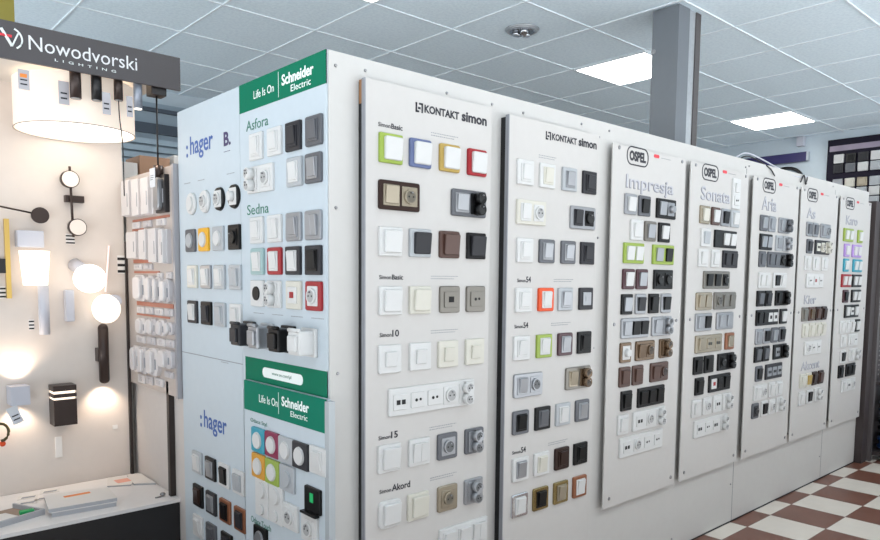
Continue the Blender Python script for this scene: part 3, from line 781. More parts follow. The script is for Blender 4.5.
# thin stand-off boards P1..P5
PB = [('P1', 2.508, 3.100), ('P2', 3.148, 3.757), ('P3', 3.820, 4.432), ('P4', 4.466, 5.072), ('P5', 5.122, 5.724)]
names = {'P1': [('Impresja', 2.611, 1.722, .385, .075)], 'P2': [('Sonata', 3.254, 1.742, .30, .065)], 'P3': [('Aria', 3.934, 1.74, .185, .075)],
         'P4': [('As', 4.564, 1.735, .13, .065), ('Kier', 4.588, 1.208, .19, .055), ('Akcent', 4.594, .790, .30, .055)], 'P5': [('Karo', 5.234, 1.735, .22, .06)]}
out_m = mat('letters_acrylic', (196, 196, 202), .25, .0); out_d = mat('letters_edge', (138, 139, 148), .4, .0)
for i, (key, x0, x1) in enumerate(PB):
    e = tag(empty('display_board', (x0, 1.72, .357)), 'thin white board held off the wall by screws, %s of the five from the left' % ORD[i], 'display board', 'thin stand-off boards')
    w, h = x1-x0, 1.555
    bbox_obj('panel', board_white, e, 0, w, 0, .006, 0, h, bev=.001)
    for sx in (.045, w-.035):
        for sz in (.04, .80, h-.014): std_screw(e, sx, sz)
    # oval badge: rounded outline with letters
    bx = {'P1': .185, 'P2': .19, 'P3': .195, 'P4': .172, 'P5': .172}[key]; bz = h-.036
    bm = bmesh.new()
    for (W1, H1, W2, H2) in ((.168, .080, .157, .069),):
        A = [bm.verts.new((bx+x, -.0015, bz+z)) for x, z in rounded(W1, H1, .036, 6)]; B = [bm.verts.new((bx+x, -.0015, bz+z)) for x, z in rounded(W2, H2, .030, 6)]
        n = len(A)
        for k in range(n): bm.faces.new((A[k], A[(k+1) % n], B[(k+1) % n], B[k]))
    r_ = bmesh.ops.extrude_face_region(bm, geom=list(bm.faces))
    for v in r_['geom']:
        if isinstance(v, bmesh.types.BMVert): v.co.y += .0014
    part('badge_outline', bm, navy, e)
    lettering('OSPEL', navy, e, bx-.064, bz-.022, .128, .044, bold=.05, name='badge_lettering')
    bm = bmesh.new(); plate(bm, bx+.150, bz+.020, .045, .015, 0, -.001, .007, .0003); part('red_pill', bm, redink, e)
    caption(e, bx+.19, bz+.016, .08, inkgrey, 1)
    for txt, tx, tz, tw, th in names[key]:
        lettering(txt, out_d, e, tx-x0-.003, tz-.357-.003, tw, th, y=-.0004, bold=.018, name='raised_lettering', depth=.0015)
        lettering(txt, out_m, e, tx-x0, tz-.357, tw, th, y=-.0020, bold=-.004, name='raised_lettering_face', depth=.0005)

# boards on the side wall (local x runs towards the camera)
e = tag(empty('display_board', (1.136, 2.835, .05), -math.pi/2), 'pale blue-white switch board with blue lettering, beside the lamp niche', 'display board', 'boards round the corner')
bbox_obj('panel', poster, e, 0, .538, 0, .0055, 0, 1.945)
Y = lambda y: 2.835-y
lettering('hager', hblue, e, Y(2.715), 1.742, .205, .092, bold=.012); lettering(':', hblue, e, Y(2.752), 1.757, .016, .048, bold=.03)
lettering('B.', purple, e, Y(2.420), 1.758, .055, .050, bold=.03); caption(e, Y(2.42), 1.738, .05, purple)
lettering('hager', hblue, e, Y(2.632), .685, .20, .090, bold=.012); lettering(':', hblue, e, Y(2.668), .702, .016, .048, bold=.03)
bbox_obj('panel_joint', inkgrey, e, 0, .538, -.0006, .001, .985, .988)
for y_, z_ in ((2.76, 1.70), (2.63, 1.70), (2.38, 1.70), (2.75, 1.49), (2.5, 1.49), (2.75, 1.348), (2.62, 1.348), (2.5, 1.348), (2.38, 1.348), (2.74, 1.205), (2.62, 1.205), (2.5, 1.205), (2.37, 1.205), (2.45, 1.02), (2.74, .60), (2.74, .335)):
    caption(e, Y(y_)-.02, z_+.008-.05, .06, inkgrey)
e = tag(empty('display_board', (1.136, 2.295, .95), -math.pi/2), 'tall switch board with green header, left face at the corner', 'display board', 'boards round the corner')
Y = lambda y: 2.295-y
bbox_obj('panel', poster, e, 0, .54, 0, .0055, 0, 1.046)
bbox_obj('header', green, e, 0, .54, -.0008, .003, .951, 1.046); bbox_obj('footer', green, e, .02, .54, -.0008, .003, 0, .118)
lettering('Life Is On', whiteink, e, Y(2.190), .983, .135, .026, y=-.001); bbox_obj('header_rule', whiteink, e, Y(2.027), Y(2.025), -.0012, 0, .960, 1.038)
lettering('Schneider', whiteink, e, Y(2.005), .990, .185, .034, y=-.001, bold=.025); lettering('Electric', whiteink, e, Y(1.95), .963, .115, .020, y=-.001)
lettering('Asfora', greenink, e, Y(2.246), .885, .152, .034); lettering('Sedna', greenink, e, Y(2.247), .605, .150, .034)
bm = bmesh.new(); plate(bm, Y(2.02), .076, .26, .034, 0, -.0016, .016, .0003); part('web_address_pill', bm, whiteink, e)
lettering('www.se.com/pl', greenink, e, Y(2.085), .069, .125, .014, y=-.0017); caption(e, Y(2.25), .104, .12, whiteink)
for y_ in (2.18, 2.05, 1.93, 1.81): caption(e, Y(y_)-.03, .272, .07, inkgrey)
e = tag(empty('display_board', (1.118, 2.252, .1), -math.pi/2), 'lower switch board with green header and clear edge strip', 'display board', 'boards round the corner')
Y = lambda y: 2.252-y*.985
bbox_obj('panel', poster, e, 0, .52, 0, .0155, 0, .889); bbox_obj('header', mat('poster_green_low', (0, 116, 92), .6, spec=.15), e, 0, .52, -.0008, .003, .787, .889)
bbox_obj('clear_edge_strip', mat('acrylic_edge', (172, 178, 182), .2, .0), e, .5205, .542, -.006, .0155, 0, .885)
lettering('Life Is On', whiteink, e, Y(2.175), .826, .125, .026, y=-.001); bbox_obj('header_rule', whiteink, e, Y(2.043), Y(2.041), -.0012, 0, .805, .875)
lettering('Schneider', whiteink, e, Y(2.022), .834, .165, .032, y=-.001, bold=.025); lettering('Electric', whiteink, e, Y(1.965), .808, .100, .018, y=-.001)
lettering('Odace Styl', greenink, e, Y(2.24), .745, .115, .018); lettering('Odace Touch', greenink, e, Y(2.245), .395, .14, .022)

for bk, items in DEV.items():
    cnt = {}
    for it in items:
        a, z, n, fr, mods = it[:5]; o = it[5] if isinstance(it[5], dict) else {}; row = it[-1]
        idx = cnt.get(row, 0); cnt[row] = idx+1
        device(bk, a, z, n, fr, mods, o, row, idx)
# white cable looping from the lowest touch socket
bm = bmesh.new(); tube(bm, smooth_pts([(1.10, 1.80, .53), (1.07, 1.83, .50), (1.065, 1.90, .49), (1.075, 1.96, .46), (1.08, 1.99, .40)]), .003)
tag(link('cable', finish(bm, 'cable', pm('white'), True)), 'white cable hanging from a white socket, lower green-headed board', 'cable')

# ================================================================ LAMP NICHE
warm_wall = mat('niche_panel', (219, 209, 201), .6)
bm = bmesh.new(); box(bm, -.3, 1.108, 3.42, 3.46, .40, 2.14); nb = struct('wall_niche_back', bm, warm_wall)
bbox_obj('edge_profile', mat('dark_profile', (58, 52, 50), .4, .5), nb, 1.108, 1.122, 3.405, 3.46, .405, 1.50)
bm = bmesh.new(); box(bm, -.3, 1.15, 2.915, 3.46, 2.14, 2.165); struct('ceiling_niche', bm, mat('niche_roof', (214, 208, 200), .5))
e = tag(empty('sign_board', (0, 2.9, 2.10)), 'dark grey fascia sign with white lettering over the lamp niche', 'sign')
bbox_obj('panel', mat('sign_grey', (74, 70, 72), .45), e, -.3, 1.178, 0, .014, 0, .130)
lettering('Nowodvorski', mat('ink_light', (226, 226, 228), .4), e, .632, .045, .375, .050, bold=.0)
lettering('LIGHTING', whiteink, e, .715, .022, .212, .009, spacing=2.0, name='small_lettering')
bm = bmesh.new()
tube(bm, [(.576+.036*math.cos(t), -.001, .072+.036*math.sin(t)) for t in [math.radians(a) for a in range(-60, 75, 10)]], .003, 6)
tube(bm, [(.548, -.001, .100), (.563, -.001, .075), (.580, -.001, .045)], .005, 6); tube(bm, [(.580, -.001, .045), (.600, -.001, .092)], .003, 6)
part('logo', bm, whiteink, e)
bbox_obj('logo_stripe', redink, e, .535, .580, -.005, .0, .074, .082)

# plinth
e = tag(empty('display_plinth', (0, 2.9, 0)), 'low black plinth with white top under the lamps', 'plinth')
bbox_obj('body', mat('plinth_black', (28, 27, 29), .4), e, -.3, 1.140, .006, .515, 0, .388)
bbox_obj('top', mat('plinth_top', (226, 222, 220), .3), e, -.3, 1.142, 0, .518, .388, .403, bev=.001)

WARM = (1.0, .80, .62)
glow = mat('lamp_glow', (255, 244, 230), .5, emit=1.1); glow2 = mat('lamp_glow_strong', (255, 248, 236), .5, emit=1.7)
def add_light(name, loc, power, size=.05, parent=None, color=WARM):
    l = bpy.data.lights.new(name, 'POINT'); l.energy = power; l.color = color; l.shadow_soft_size = size
    o = bpy.data.objects.new(name, l); COL.objects.link(o); o.location = loc; o.parent = parent; return o
def spot(name, loc, power, direction, parent, angle=110, color=WARM):
    l = bpy.data.lights.new(name, 'SPOT'); l.energy = power; l.color = color; l.shadow_soft_size = .015; l.spot_size = math.radians(angle); l.spot_blend = .8
    o = bpy.data.objects.new(name, l); COL.objects.link(o); o.location = loc; o.parent = parent
    o.rotation_euler = Vector(direction).to_track_quat('-Z', 'Y').to_euler(); return o
lampdark = mat('lamp_bronze', (62, 50, 46), .35, .4); lampblack = mat('lamp_black', (30, 28, 30), .35, .2); lampwhite = mat('lamp_white_matt', (190, 192, 202), .45)

# big drum pendant
e = tag(empty('drum_pendant', (.858, 3.193, 2.1395)), 'large white fabric drum lampshade lit from inside under the sign', 'lamp')
bm = bmesh.new()
n = 64
R1, R0, T, B = .222, .218, -.02, -.212
for (r, z0, z1) in ((R1, T, B), (R0, B, T)):
    a = [bm.verts.new((r*math.cos(2*math.pi*k/n), r*math.sin(2*math.pi*k/n), z0)) for k in range(n)]; b = [bm.verts.new((r*math.cos(2*math.pi*k/n), r*math.sin(2*math.pi*k/n), z1)) for k in range(n)]
    for k in range(n): bm.faces.new((a[k], a[(k+1) % n], b[(k+1) % n], b[k])).smooth = True
me = finish(bm, 'shade', mat('shade_fabric', (226, 212, 198), .7, emit=.50)); link('shade', me, e)
bm = bmesh.new(); cyl(bm, (0, 0, B+.012), (0, 0, B+.016), R0-.002, seg=n); part('diffuser', bm, mat('shade_diffuser', (255, 247, 234), .6, emit=1.6), e)
bm = bmesh.new()
tube(bm, [((R1+.001)*math.cos(2*math.pi*k/n), (R1+.001)*math.sin(2*math.pi*k/n), B) for k in range(n+1)], .0018, 6); part('rim', bm, mat('rim_grey', (150, 146, 140), .5), e)
bm = bmesh.new(); cyl(bm, (0, 0, -.03), (0, 0, 0), .05, seg=24); part('ceiling_canopy', bm, lampwhite, e)
add_light('bulb', (0, 0, B-.08), .62, .12, e)

# spotlights hanging below the niche roof
def spot_can(x, y, z0, r, m_, lab, lit=False):
    e = tag(empty('ceiling_spot', (x, y, 2.14)), lab, 'spotlight', 'small spotlights under the sign')
    bm = bmesh.new(); cyl(bm, (0, 0, z0-2.14+.003), (0, 0, 0), r, seg=24); part('body', bm, m_, e)
    bm = bmesh.new(); cyl(bm, (0, 0, z0-2.14), (0, 0, z0-2.14+.004), r*.86, seg=24); part('lens', bm, glow2 if lit else METAL, e)
    if lit: spot('beam', (0, 0, z0-2.14-.01), 3.0, (0, .15, -1), e, 90)
spot_can(.792, 2.938, 2.007, .020, lampdark, 'dark bronze cylinder ceiling spot, leftmost under the sign')
spot_can(.866, 2.938, 2.012, .019, lampblack, 'black cylinder ceiling spot, second from left under the sign')
spot_can(.946, 2.938, 2.026, .0165, lampdark, 'dark cylinder mount with a long thin cable under the sign')
spot_can(1.020, 2.938, 2.006, .0165, mat('lamp_grey', (150, 156, 168), .35, .4), 'grey cylinder ceiling spot switched on under the sign', True)
bm = bmesh.new(); tube(bm, smooth_pts([(.946, 2.938, 2.026), (.948, 2.938, 1.96), (.956, 2.936, 1.86), (.958, 2.938, 1.66)]), .0022); 
tag(link('pendant_cable', finish(bm, 'pendant_cable', lampblack, True)), 'thin dark cable hanging from the third spot under the sign', 'cable')
e = tag(empty('pendant_lamp', (1.098, 2.95, 2.14)), 'black square mount with straight cable and small black lamp holder', 'lamp')
bbox_obj('mount', lampblack, e, -.030, .030, -.030, .030, -.068, 0, bev=.002)
bm = bmesh.new(); tube(bm, [(0, 0, -.068), (0, 0, -.345)], .0035); part('cable', bm, lampblack, e)
bm = bmesh.new(); cyl(bm, (0, 0, -.40), (0, 0, -.345), .018, .019, 20); part('lamp_holder', bm, lampdark, e)

def price_tag(x, y, ztop, w, h, lab, m_=None, ang=0, ink=True):
    e = tag(empty('price_tag', (x, y, ztop)), lab, 'price tag', 'price tags in the lamp niche'); e.rotation_euler = (0, ang, 0)
    bbox_obj('card', m_ or mat('tag_grey', (186, 182, 186), .6), e, -w/2, w/2, 0, .0015, -h, 0)
    bm = bmesh.new()
    for k in range(2): box(bm, -w*.32, w*.3, -.0006, 0, -h*(.55+.22*k), -h*(.55+.22*k)+h*.07)
    part('print', bm, navy, e); return e
t1 = price_tag(.618, 2.925, 2.078, .036, .070, 'grey price tag with orange mark under the sign, leftmost')
bbox_obj('orange_mark', mat('ink_orange', (240, 140, 60), .5), t1, -.012, .010, -.001, 0, -.028, -.015)
price_tag(.757, 2.96, 2.07, .036, .085, 'grey price tag beside the bronze cylinder spot')
price_tag(.893, 2.912, 2.045, .030, .083, 'pale grey price tag in front of the black cylinder spot')
price_tag(.985, 2.93, 2.05, .024, .08, 'pale price tag beside the lit grey spot')

NY = 3.42
def on_wall(x, z, d=0): return (x, NY-d, z)
# twin disc wall lamp
e = tag(empty('wall_lamp', on_wall(.885, 1.66)), 'black wall lamp with two round white discs on a thin rod', 'lamp', 'wall lamps in the niche')
bbox_obj('mount', lampdark, e, -.026, .050, -.03, 0, .003, .032, bev=.001)
bm = bmesh.new(); cyl(bm, (-.008, -.04, .155), (-.002, -.04, -.15), .0055, seg=10); part('rod', bm, lampdark, e)
for dx, dz in ((-.012, .098), (.012, -.107)):
    bm = bmesh.new(); cyl(bm, (dx, -.062, dz), (dx, -.036, dz), .037, seg=32); ob = part('lamp_disc', bm, lampdark, e)
    bm = bmesh.new(); cyl(bm, (dx, -.0635, dz), (dx, -.0618, dz), .0335, seg=32); part('disc_face', bm, mat('disc_opal', (236, 224, 214), .5), ob)
# dark disc on a long arm
e = tag(empty('wall_lamp', on_wall(.755, 1.60)), 'wall lamp with dark brown round head on a long thin arm', 'lamp', 'wall lamps in the niche')
bm = bmesh.new(); cyl(bm, (0, -.05, -.004), (0, -.030, -.004), .034, .033, 32); part('lamp_disc', bm, lampdark, e)
bm = bmesh.new(); tube(bm, [(-.30, -.035, .05), (-.03, -.035, .005)], .004); part('arm', bm, lampdark, e)
bm = bmesh.new(); cyl(bm, (-.30, -.045, .05), (-.30, 0, .05), .03, seg=20); part('mount', bm, lampdark, e)
# brass picture lamp
e = tag(empty('wall_lamp', on_wall(.631, 1.41)), 'tall narrow brass wall lamp with black clamp at the left edge', 'lamp', 'wall lamps in the niche')
bbox_obj('brass_bar', mat('brass', (206, 172, 96), .3, .7), e, -.008, .010, -.035, -.015, -.165, .165); bbox_obj('clamp', lampblack, e, -.035, -.008, -.035, 0, -.06, .0)
# glowing tube lamp
e = tag(empty('wall_lamp', on_wall(.735, 1.40)), 'white cylinder wall lamp glowing at the top, pale tube below', 'lamp', 'wall lamps in the niche')
bm = bmesh.new(); cyl(bm, (.018, -.06, -.31), (.018, -.06, -.10), .021, seg=24); part('tube', bm, lampwhite, e)
bm = bmesh.new(); cyl(bm, (-.01, -.06, -.10), (-.01, -.06, .045), .046, .058, 32); part('opal_shade', bm, glow, e)
bbox_obj('mount', lampwhite, e, -.07, .03, -.055, 0, .06, .13, bev=.004)
add_light('bulb', (0, -.15, .0), .17, .06, e)
# opal globe
e = tag(empty('wall_lamp', on_wall(.925, 1.33)), 'bright opal globe wall lamp in the middle of the niche', 'lamp', 'wall lamps in the niche')
bm = bmesh.new(); sphere(bm, (0, -.11, 0), .066, sz=.95); part('globe', bm, glow2, e, True)
bm = bmesh.new(); cyl(bm, (-.03, 0, .06), (-.01, -.08, .035), .03, .024, 20); part('holder', bm, lampwhite, e)
add_light('bulb', (.0, -.22, 0), .19, .06, e)
# second globe
e = tag(empty('wall_lamp', on_wall(1.015, 1.21)), 'soft white opal wall lamp with a thin light rod above it', 'lamp', 'wall lamps in the niche')
bm = bmesh.new(); sphere(bm, (-.012, -.065, -.015), .060, sz=1.1); part('globe', bm, glow, e, True)
bm = bmesh.new(); cyl(bm, (0, -.02, .06), (.022, -.015, .27), .004, seg=8); part('light_rod', bm, mat('rod_pale', (240, 220, 216), .4, emit=.6), e)
bm = bmesh.new(); cyl(bm, (.02, -.09, .02), (.02, 0, .02), .028, seg=20); part('mount', bm, lampwhite, e)
# slim white lamp beside it
e = tag(empty('wall_lamp', on_wall(.862, 1.24)), 'slim pale wall lamp half hidden below the bright globe', 'lamp', 'wall lamps in the niche')
bbox_obj('body', lampwhite, e, -.018, .018, -.04, 0, -.10, .04, bev=.006)
# capsule
e = tag(empty('wall_lamp', on_wall(.992, .985)), 'dark bronze capsule wall lamp throwing light downwards', 'lamp', 'wall lamps in the niche')
bm = bmesh.new(); cyl(bm, (0, -.045, -.115), (0, -.045, .12), .022, seg=24); sphere(bm, (0, -.045, .12), .022, seg=20); sphere(bm, (0, -.045, -.115), .0215, sz=.8, seg=20); part('body', bm, lampdark, e)
bbox_obj('mount', lampdark, e, -.024, -.008, -.045, 0, -.03, .03)
spot('beam_down', (0, -.05, -.15), 2.2, (0, .45, -1), e, 120); spot('beam_up', (0, -.05, .17), 1.4, (0, .45, 1), e, 120)
# slatted box
e = tag(empty('wall_lamp', on_wall(.819, .777)), 'black box wall lamp with two lit slots', 'lamp', 'wall lamps in the niche')
bbox_obj('body', lampdark, e, -.046, .046, -.08, 0, -.088, .026, bev=.001)
bbox_obj('upper_slat', lampdark, e, -.046, .046, -.08, 0, .036, .052); bbox_obj('top_slat', lampdark, e, -.046, .046, -.08, 0, .064, .088)
bbox_obj('light_slot', mat('slot_glow', (255, 236, 214), .5, emit=1.4), e, -.042, .042, -.072, 0, .026, .064)
# cube
e = tag(empty('wall_lamp', on_wall(.648, .838)), 'white cube wall lamp lighting the wall above and below', 'lamp', 'wall lamps in the niche')
bbox_obj('body', lampwhite, e, -.036, .036, -.085, -.004, -.040, .040, bev=.001)
spot('beam_up', (0, -.045, .06), 2.5, (0, .4, 1), e, 120); spot('beam_down', (0, -.045, -.06), 1.6, (0, .4, -1), e, 120)
# tags and sockets on the niche wall
stripe = mat('tag_white', (236, 232, 228), .6)
def striped_tag(x, z, w, h, lab):
    e = tag(empty('barcode_tag', on_wall(x, z)), lab, 'tag', 'striped tags in the niche'); bbox_obj('card', stripe, e, -w/2, w/2, -.002, 0, -h/2, h/2)
    bm = bmesh.new()
    for k in range(3): box(bm, -w/2, w/2, -.0028, -.002, -h/2+h*(.06+.34*k), -h/2+h*(.20+.34*k))
    part('stripes', bm, lampblack, e)
striped_tag(.880, 1.503, .036, .045, 'small black and white striped tag below the twin disc lamp')
striped_tag(.716, 1.130, .020, .045, 'small striped tag left of the pale tube lamp')
striped_tag(.612, 1.27, .03, .05, 'small striped tag at the foot of the brass lamp')
striped_tag(1.093, 1.395, .034, .085, 'tall striped tag on the dark edge of the niche panel')
bm = bmesh.new(); box(bm, .790, .818, 3.412, 3.42, .535, .628, bev=.002); tag(link('wall_switch', finish(bm, 'wall_switch', stripe)), 'small white switch plate on the niche wall below the black box lamp', 'switch')
bm = bmesh.new(); box(bm, 1.034, 1.056, 3.416, 3.42, .630, .648); tag(link('sticker', finish(bm, 'sticker', stripe)), 'small white sticker low on the niche wall at right', 'sticker')
price_tag(.612, NY-.09, .795, .042, .075, 'pale grey price tag hanging below the white cube lamp', mat('tag_pale', (206, 210, 216), .6), -.35)
bm = bmesh.new(); tube(bm, [(.580+.028*math.cos(t), 3.38, .685+.028*math.sin(t)*1.3) for t in [k*.4 for k in range(-4, 6)]], .006)
tag(link('cable_loop', finish(bm, 'cable_loop', mat('cable_dark', (70, 62, 30), .4), True)), 'dark loop of cable at the left edge of the niche', 'cable')
bm = bmesh.new(); sphere(bm, (.585, 3.385, .635), .012, seg=12); tag(link('orange_plug', finish(bm, 'orange_plug', pm('orange'))), 'small orange plug at the left edge of the niche', 'plug')

# things lying on the plinth
def slab(name, pts, z0, z1, m_, parent=None):
    bm = bmesh.new(); A = [bm.verts.new((x, y, z0)) for x, y in pts]; B = [bm.verts.new((x, y, z1)) for x, y in pts]; n = len(pts)
    bm.faces.new(B); bm.faces.new(A[::-1])
    for k in range(n): bm.faces.new((A[k], A[(k+1) % n], B[(k+1) % n], B[k]))
    return link(name, finish(bm, name, m_), parent)
paper = mat('paper_white', (222, 218, 214), .5); paper2 = mat('paper_grey', (176, 176, 180), .5)
PZ = .4032
def catalogue(pts, z0, t, lab, cover=paper, marks=()):
    e = tag(empty('catalogue', (0, 0, 0)), lab, 'catalogue', 'printed catalogues on the plinth')
    cx = sum(p[0] for p in pts)/4; cy = sum(p[1] for p in pts)/4; e.location = (cx, cy, z0)
    q = [(p[0]-cx, p[1]-cy) for p in pts]; inn = [(x*.985, y*.985) for x, y in q]
    slab('pages', inn, .001, t-.001, paper2, e); slab('cover', q, t-.001, t, cover, e); slab('back_cover', q, 0, .001, cover, e)
    for (mx, my, w, h, mm) in marks: slab('cover_print', [(mx-w, my-h), (mx+w, my-h), (mx+w, my+h), (mx-w, my+h)], t, t+.0004, mm, e)
oran = mat('ink_orange', (240, 140, 60), .5)
catalogue([(.668, 2.985), (.905, 2.965), (.925, 3.155), (.70, 3.185)], PZ, .018, 'thick white catalogue lying lowest of the stack in front on the plinth')
catalogue([(.660, 2.99), (.910, 2.97), (.925, 3.15), (.69, 3.20)], PZ+.0183, .016, 'white catalogue with orange mark on top of the stack', marks=((.0, .04, .05, .012, oran),))
catalogue([(.955, 3.26), (1.045, 3.215), (1.10, 3.33), (1.00, 3.40)], PZ, .007, 'white magazine with reddish cover picture at the back of the plinth', marks=((.01, .0, .03, .03, mat('ink_salmon', (226, 160, 140), .5)),))
catalogue([(1.055, 3.215), (1.135, 3.16), (1.138, 3.36), (1.08, 3.38)], PZ, .009, 'white magazine in the back right corner of the plinth')
e = tag(empty('leaflet_tray', (.60, 3.04, PZ)), 'shallow cardboard tray with a green item at the left of the plinth', 'tray')
slab('base', [(-.25, -.10), (.055, .01), (-.02, .16), (-.33, .10)], 0, .004, mat('card_brown', (150, 128, 112), .6), e)
slab('rim', [(-.25, -.105), (.06, .005), (.058, .016), (-.25, -.095)], 0, .022, paper2, e); slab('side_rim', [(.058, .012), (-.014, .165), (-.022, .16), (.05, .008)], 0, .022, paper2, e)
slab('leaflet', [(-.12, -.02), (-.02, .0), (-.06, .09), (-.15, .08)], .004, .010, paper, e)
bm = bmesh.new(); box(bm, .575, .625, 3.045, 3.075, PZ+.011, PZ+.028, bev=.006); tag(link('green_pouch', finish(bm, 'green_pouch', mat('pouch_green', (30, 160, 90), .5))), 'small bright green pouch lying in the cardboard tray', 'pouch')
for k, (x, y) in enumerate(((.66, 3.33), (.71, 3.27), (.75, 3.36), (.64, 3.25))):
    e = tag(empty('leaflet', (x, y, PZ)), ['small white leaflet at the back left of the plinth', 'small leaflet just behind the catalogue stack', 'white leaflet with grey picture against the niche wall', 'small leaflet behind the cardboard tray'][k], 'leaflet', 'loose leaflets on the plinth')
    slab('sheet', [(-.045, -.02), (.03, -.03), (.045, .02), (-.03, .03)], 0, .0015, paper, e); slab('picture', [(-.03, -.012), (.02, -.018), (.03, .0), (-.02, .006)], .0015, .002, inkgrey, e)
bm = bmesh.new(); sphere(bm, (1.095, 2.975, PZ+.010), .012, sz=.7, seg=14); box(bm, 1.062, 1.085, 2.965, 2.974, PZ, PZ+.004)
tag(link('metal_fitting', finish(bm, 'metal_fitting', METAL)), 'small metal lamp fitting near the right end of the plinth', 'fitting')

# ================================================================ INTERCOM PANEL (faces -x, inside the niche)
e = tag(empty('intercom_board', (1.118, 3.412, .845), -math.pi/2), 'upright white panel full of intercoms and chimes between niche and switch boards', 'display board')
bbox_obj('backboard', mat('panel_cream', (184, 174, 168), .5), e, 0, .55, 0, .022, 0, .945, bev=.002)
bbox_obj('edge_frame', mat('alu_frame', (168, 166, 170), .35, .4), e, .552, .570, -.002, .022, -.005, .95)
for (y, z, w, h) in ((3.013, 1.583, .433, .010), (3.164, 1.542, .138, .012), (3.099, 1.407, .26, .016), (3.07, 1.360, .309, .009), (2.986, 1.224, .431, .018), (3.011, 1.176, .387, .008)):
    y *= 1.03; z = 1.349+(z-1.349)*1.03; x = 3.412-y; bm = bmesh.new(); box(bm, max(x-w/2, .01), min(x+w/2, .545), -.003, 0, z-.845-h/2, z-.845+h/2); part('copper_strip', bm, mat('copper_strip', (170, 104, 82), .45), e)
IC = dict(a=[(3.219, 1.68, .120, .16), (3.098, 1.674, .105, .162), (2.985, 1.672, .105, .158), (2.853, 1.671, .11, .153)],
 a_small=[(3.171, 1.562, .095, .030), (3.038, 1.562, .10, .029), (2.885, 1.562, .10, .029)],
 b=[(3.161, 1.476, .145, .12), (3.026, 1.475, .10, .13), (2.914, 1.468, .105, .145), (2.822, 1.462, .058, .14)],
 b_small=[(3.162, 1.383, .10, .025), (3.04, 1.383, .10, .024), (2.91, 1.345, .058, .027), (2.812, 1.347, .06, .029)],
 c=[(3.115, 1.292, .16, .115), (2.985, 1.29, .082, .115), (2.908, 1.288, .062, .107), (2.824, 1.285, .09, .10)],
 c_small=[(3.141, 1.197, .09, .030), (3.035, 1.197, .09, .030), (2.926, 1.197, .092, .030), (2.822, 1.199, .09, .031)],
 d=[(3.119, 1.128, .115, .072), (2.994, 1.131, .11, .073), (2.888, 1.133, .082, .07), (2.806, 1.135, .072, .052)],
 d_small=[(3.151, 1.068, .105, .033), (3.026, 1.070, .10, .033), (2.910, 1.072, .09, .033), (2.815, 1.074, .082, .033)],
 e=[(3.184, .979, .095, .120), (3.09, .980, .08, .12), (2.981, .984, .118, .12), (2.842, 1.010, .145, .078)],
 e_small=[(3.153, .893, .088, .038), (3.055, .897, .085, .037), (2.947, .901, .10, .035), (2.835, .945, .095, .027)])
wintercom = mat('intercom_white', (206, 202, 202), .4); wint2 = mat('intercom_offwhite', (190, 186, 188), .4)
rows_txt = dict(a='top row', b='second row', c='third row', d='fourth row', e='bottom row')
for key, L in IC.items():
    small = key.endswith('small'); rt = rows_txt[key[0]]
    for k, (y, z, w, h) in enumerate(L):
        w = w*.95; y *= 1.03; z = 1.349+(z-1.349)*1.03
        dark = key == 'a' and k == 3
        nm, cat = ('chime_button', 'door bell button') if small else ('intercom_handset', 'intercom')
        kind = 'white bell button' if small else ('dark intercom with silver face' if dark else 'white intercom unit')
        ob = tag(empty(nm, (1.118, y, z), -math.pi/2), '%s, %s from left, %s%s of the intercom panel' % (kind, ORD[k], 'strip below ' if small else '', rt), cat, 'small units below the intercoms' if small else 'intercoms on the niche side panel')
        d = .016 if small else .036 if key != 'd' else .028
        bm = bmesh.new()
        rd = .004 if key in ('a', 'b') or small else min(w, h)*.3
        plate(bm, 0, 0, w, h, 0, -d*.55, rd, .003, seg=5); part('housing', bm, lampblack if dark else (wintercom if k % 2 == 0 else wint2), ob)
        if small:
            bm = bmesh.new(); plate(bm, 0, 0, w*.4, h*.5, -d*.5, -d*.75, .004, .001); part('button', bm, wint2, ob)
        elif key in ('a', 'b') and not dark:
            bm = bmesh.new(); plate(bm, 0, 0, w*.86, h*.97, -d*.5, -d, .004, .002); part('cover', bm, wintercom, ob)
            bm = bmesh.new(); box(bm, w*.25, w*.31, -d-.0006, -d+.001, -h*.25, h*.12); part('speaker_slot', bm, HOLE if k == 3 else inkgrey, ob)
        else:
            bm = bmesh.new(); plate(bm, -w*.08 if key != 'c' else 0, 0, w*.55, h*.86, -d*.5, -d, min(w*.25, .02), .004, seg=5); part('handset', bm, pm('silver') if dark else wintercom, ob)
            bm = bmesh.new(); box(bm, w*.28, w*.36, -d*.62, -d*.5, -h*.25, h*.12); part('speaker_slot', bm, HOLE if key == 'b' and k == 3 else inkgrey, ob)
e2 = tag(empty('price_tag', (1.055, 2.90, 1.775), -math.pi/2), 'white price tag hanging over the dark intercom', 'price tag', 'price tags in the lamp niche')
bbox_obj('card', mat('tag_pale', (206, 210, 216), .6), e2, -.028, .028, 0, .0015, -.075, 0); caption(e2, -.02, -.03, .035, navy, 3)

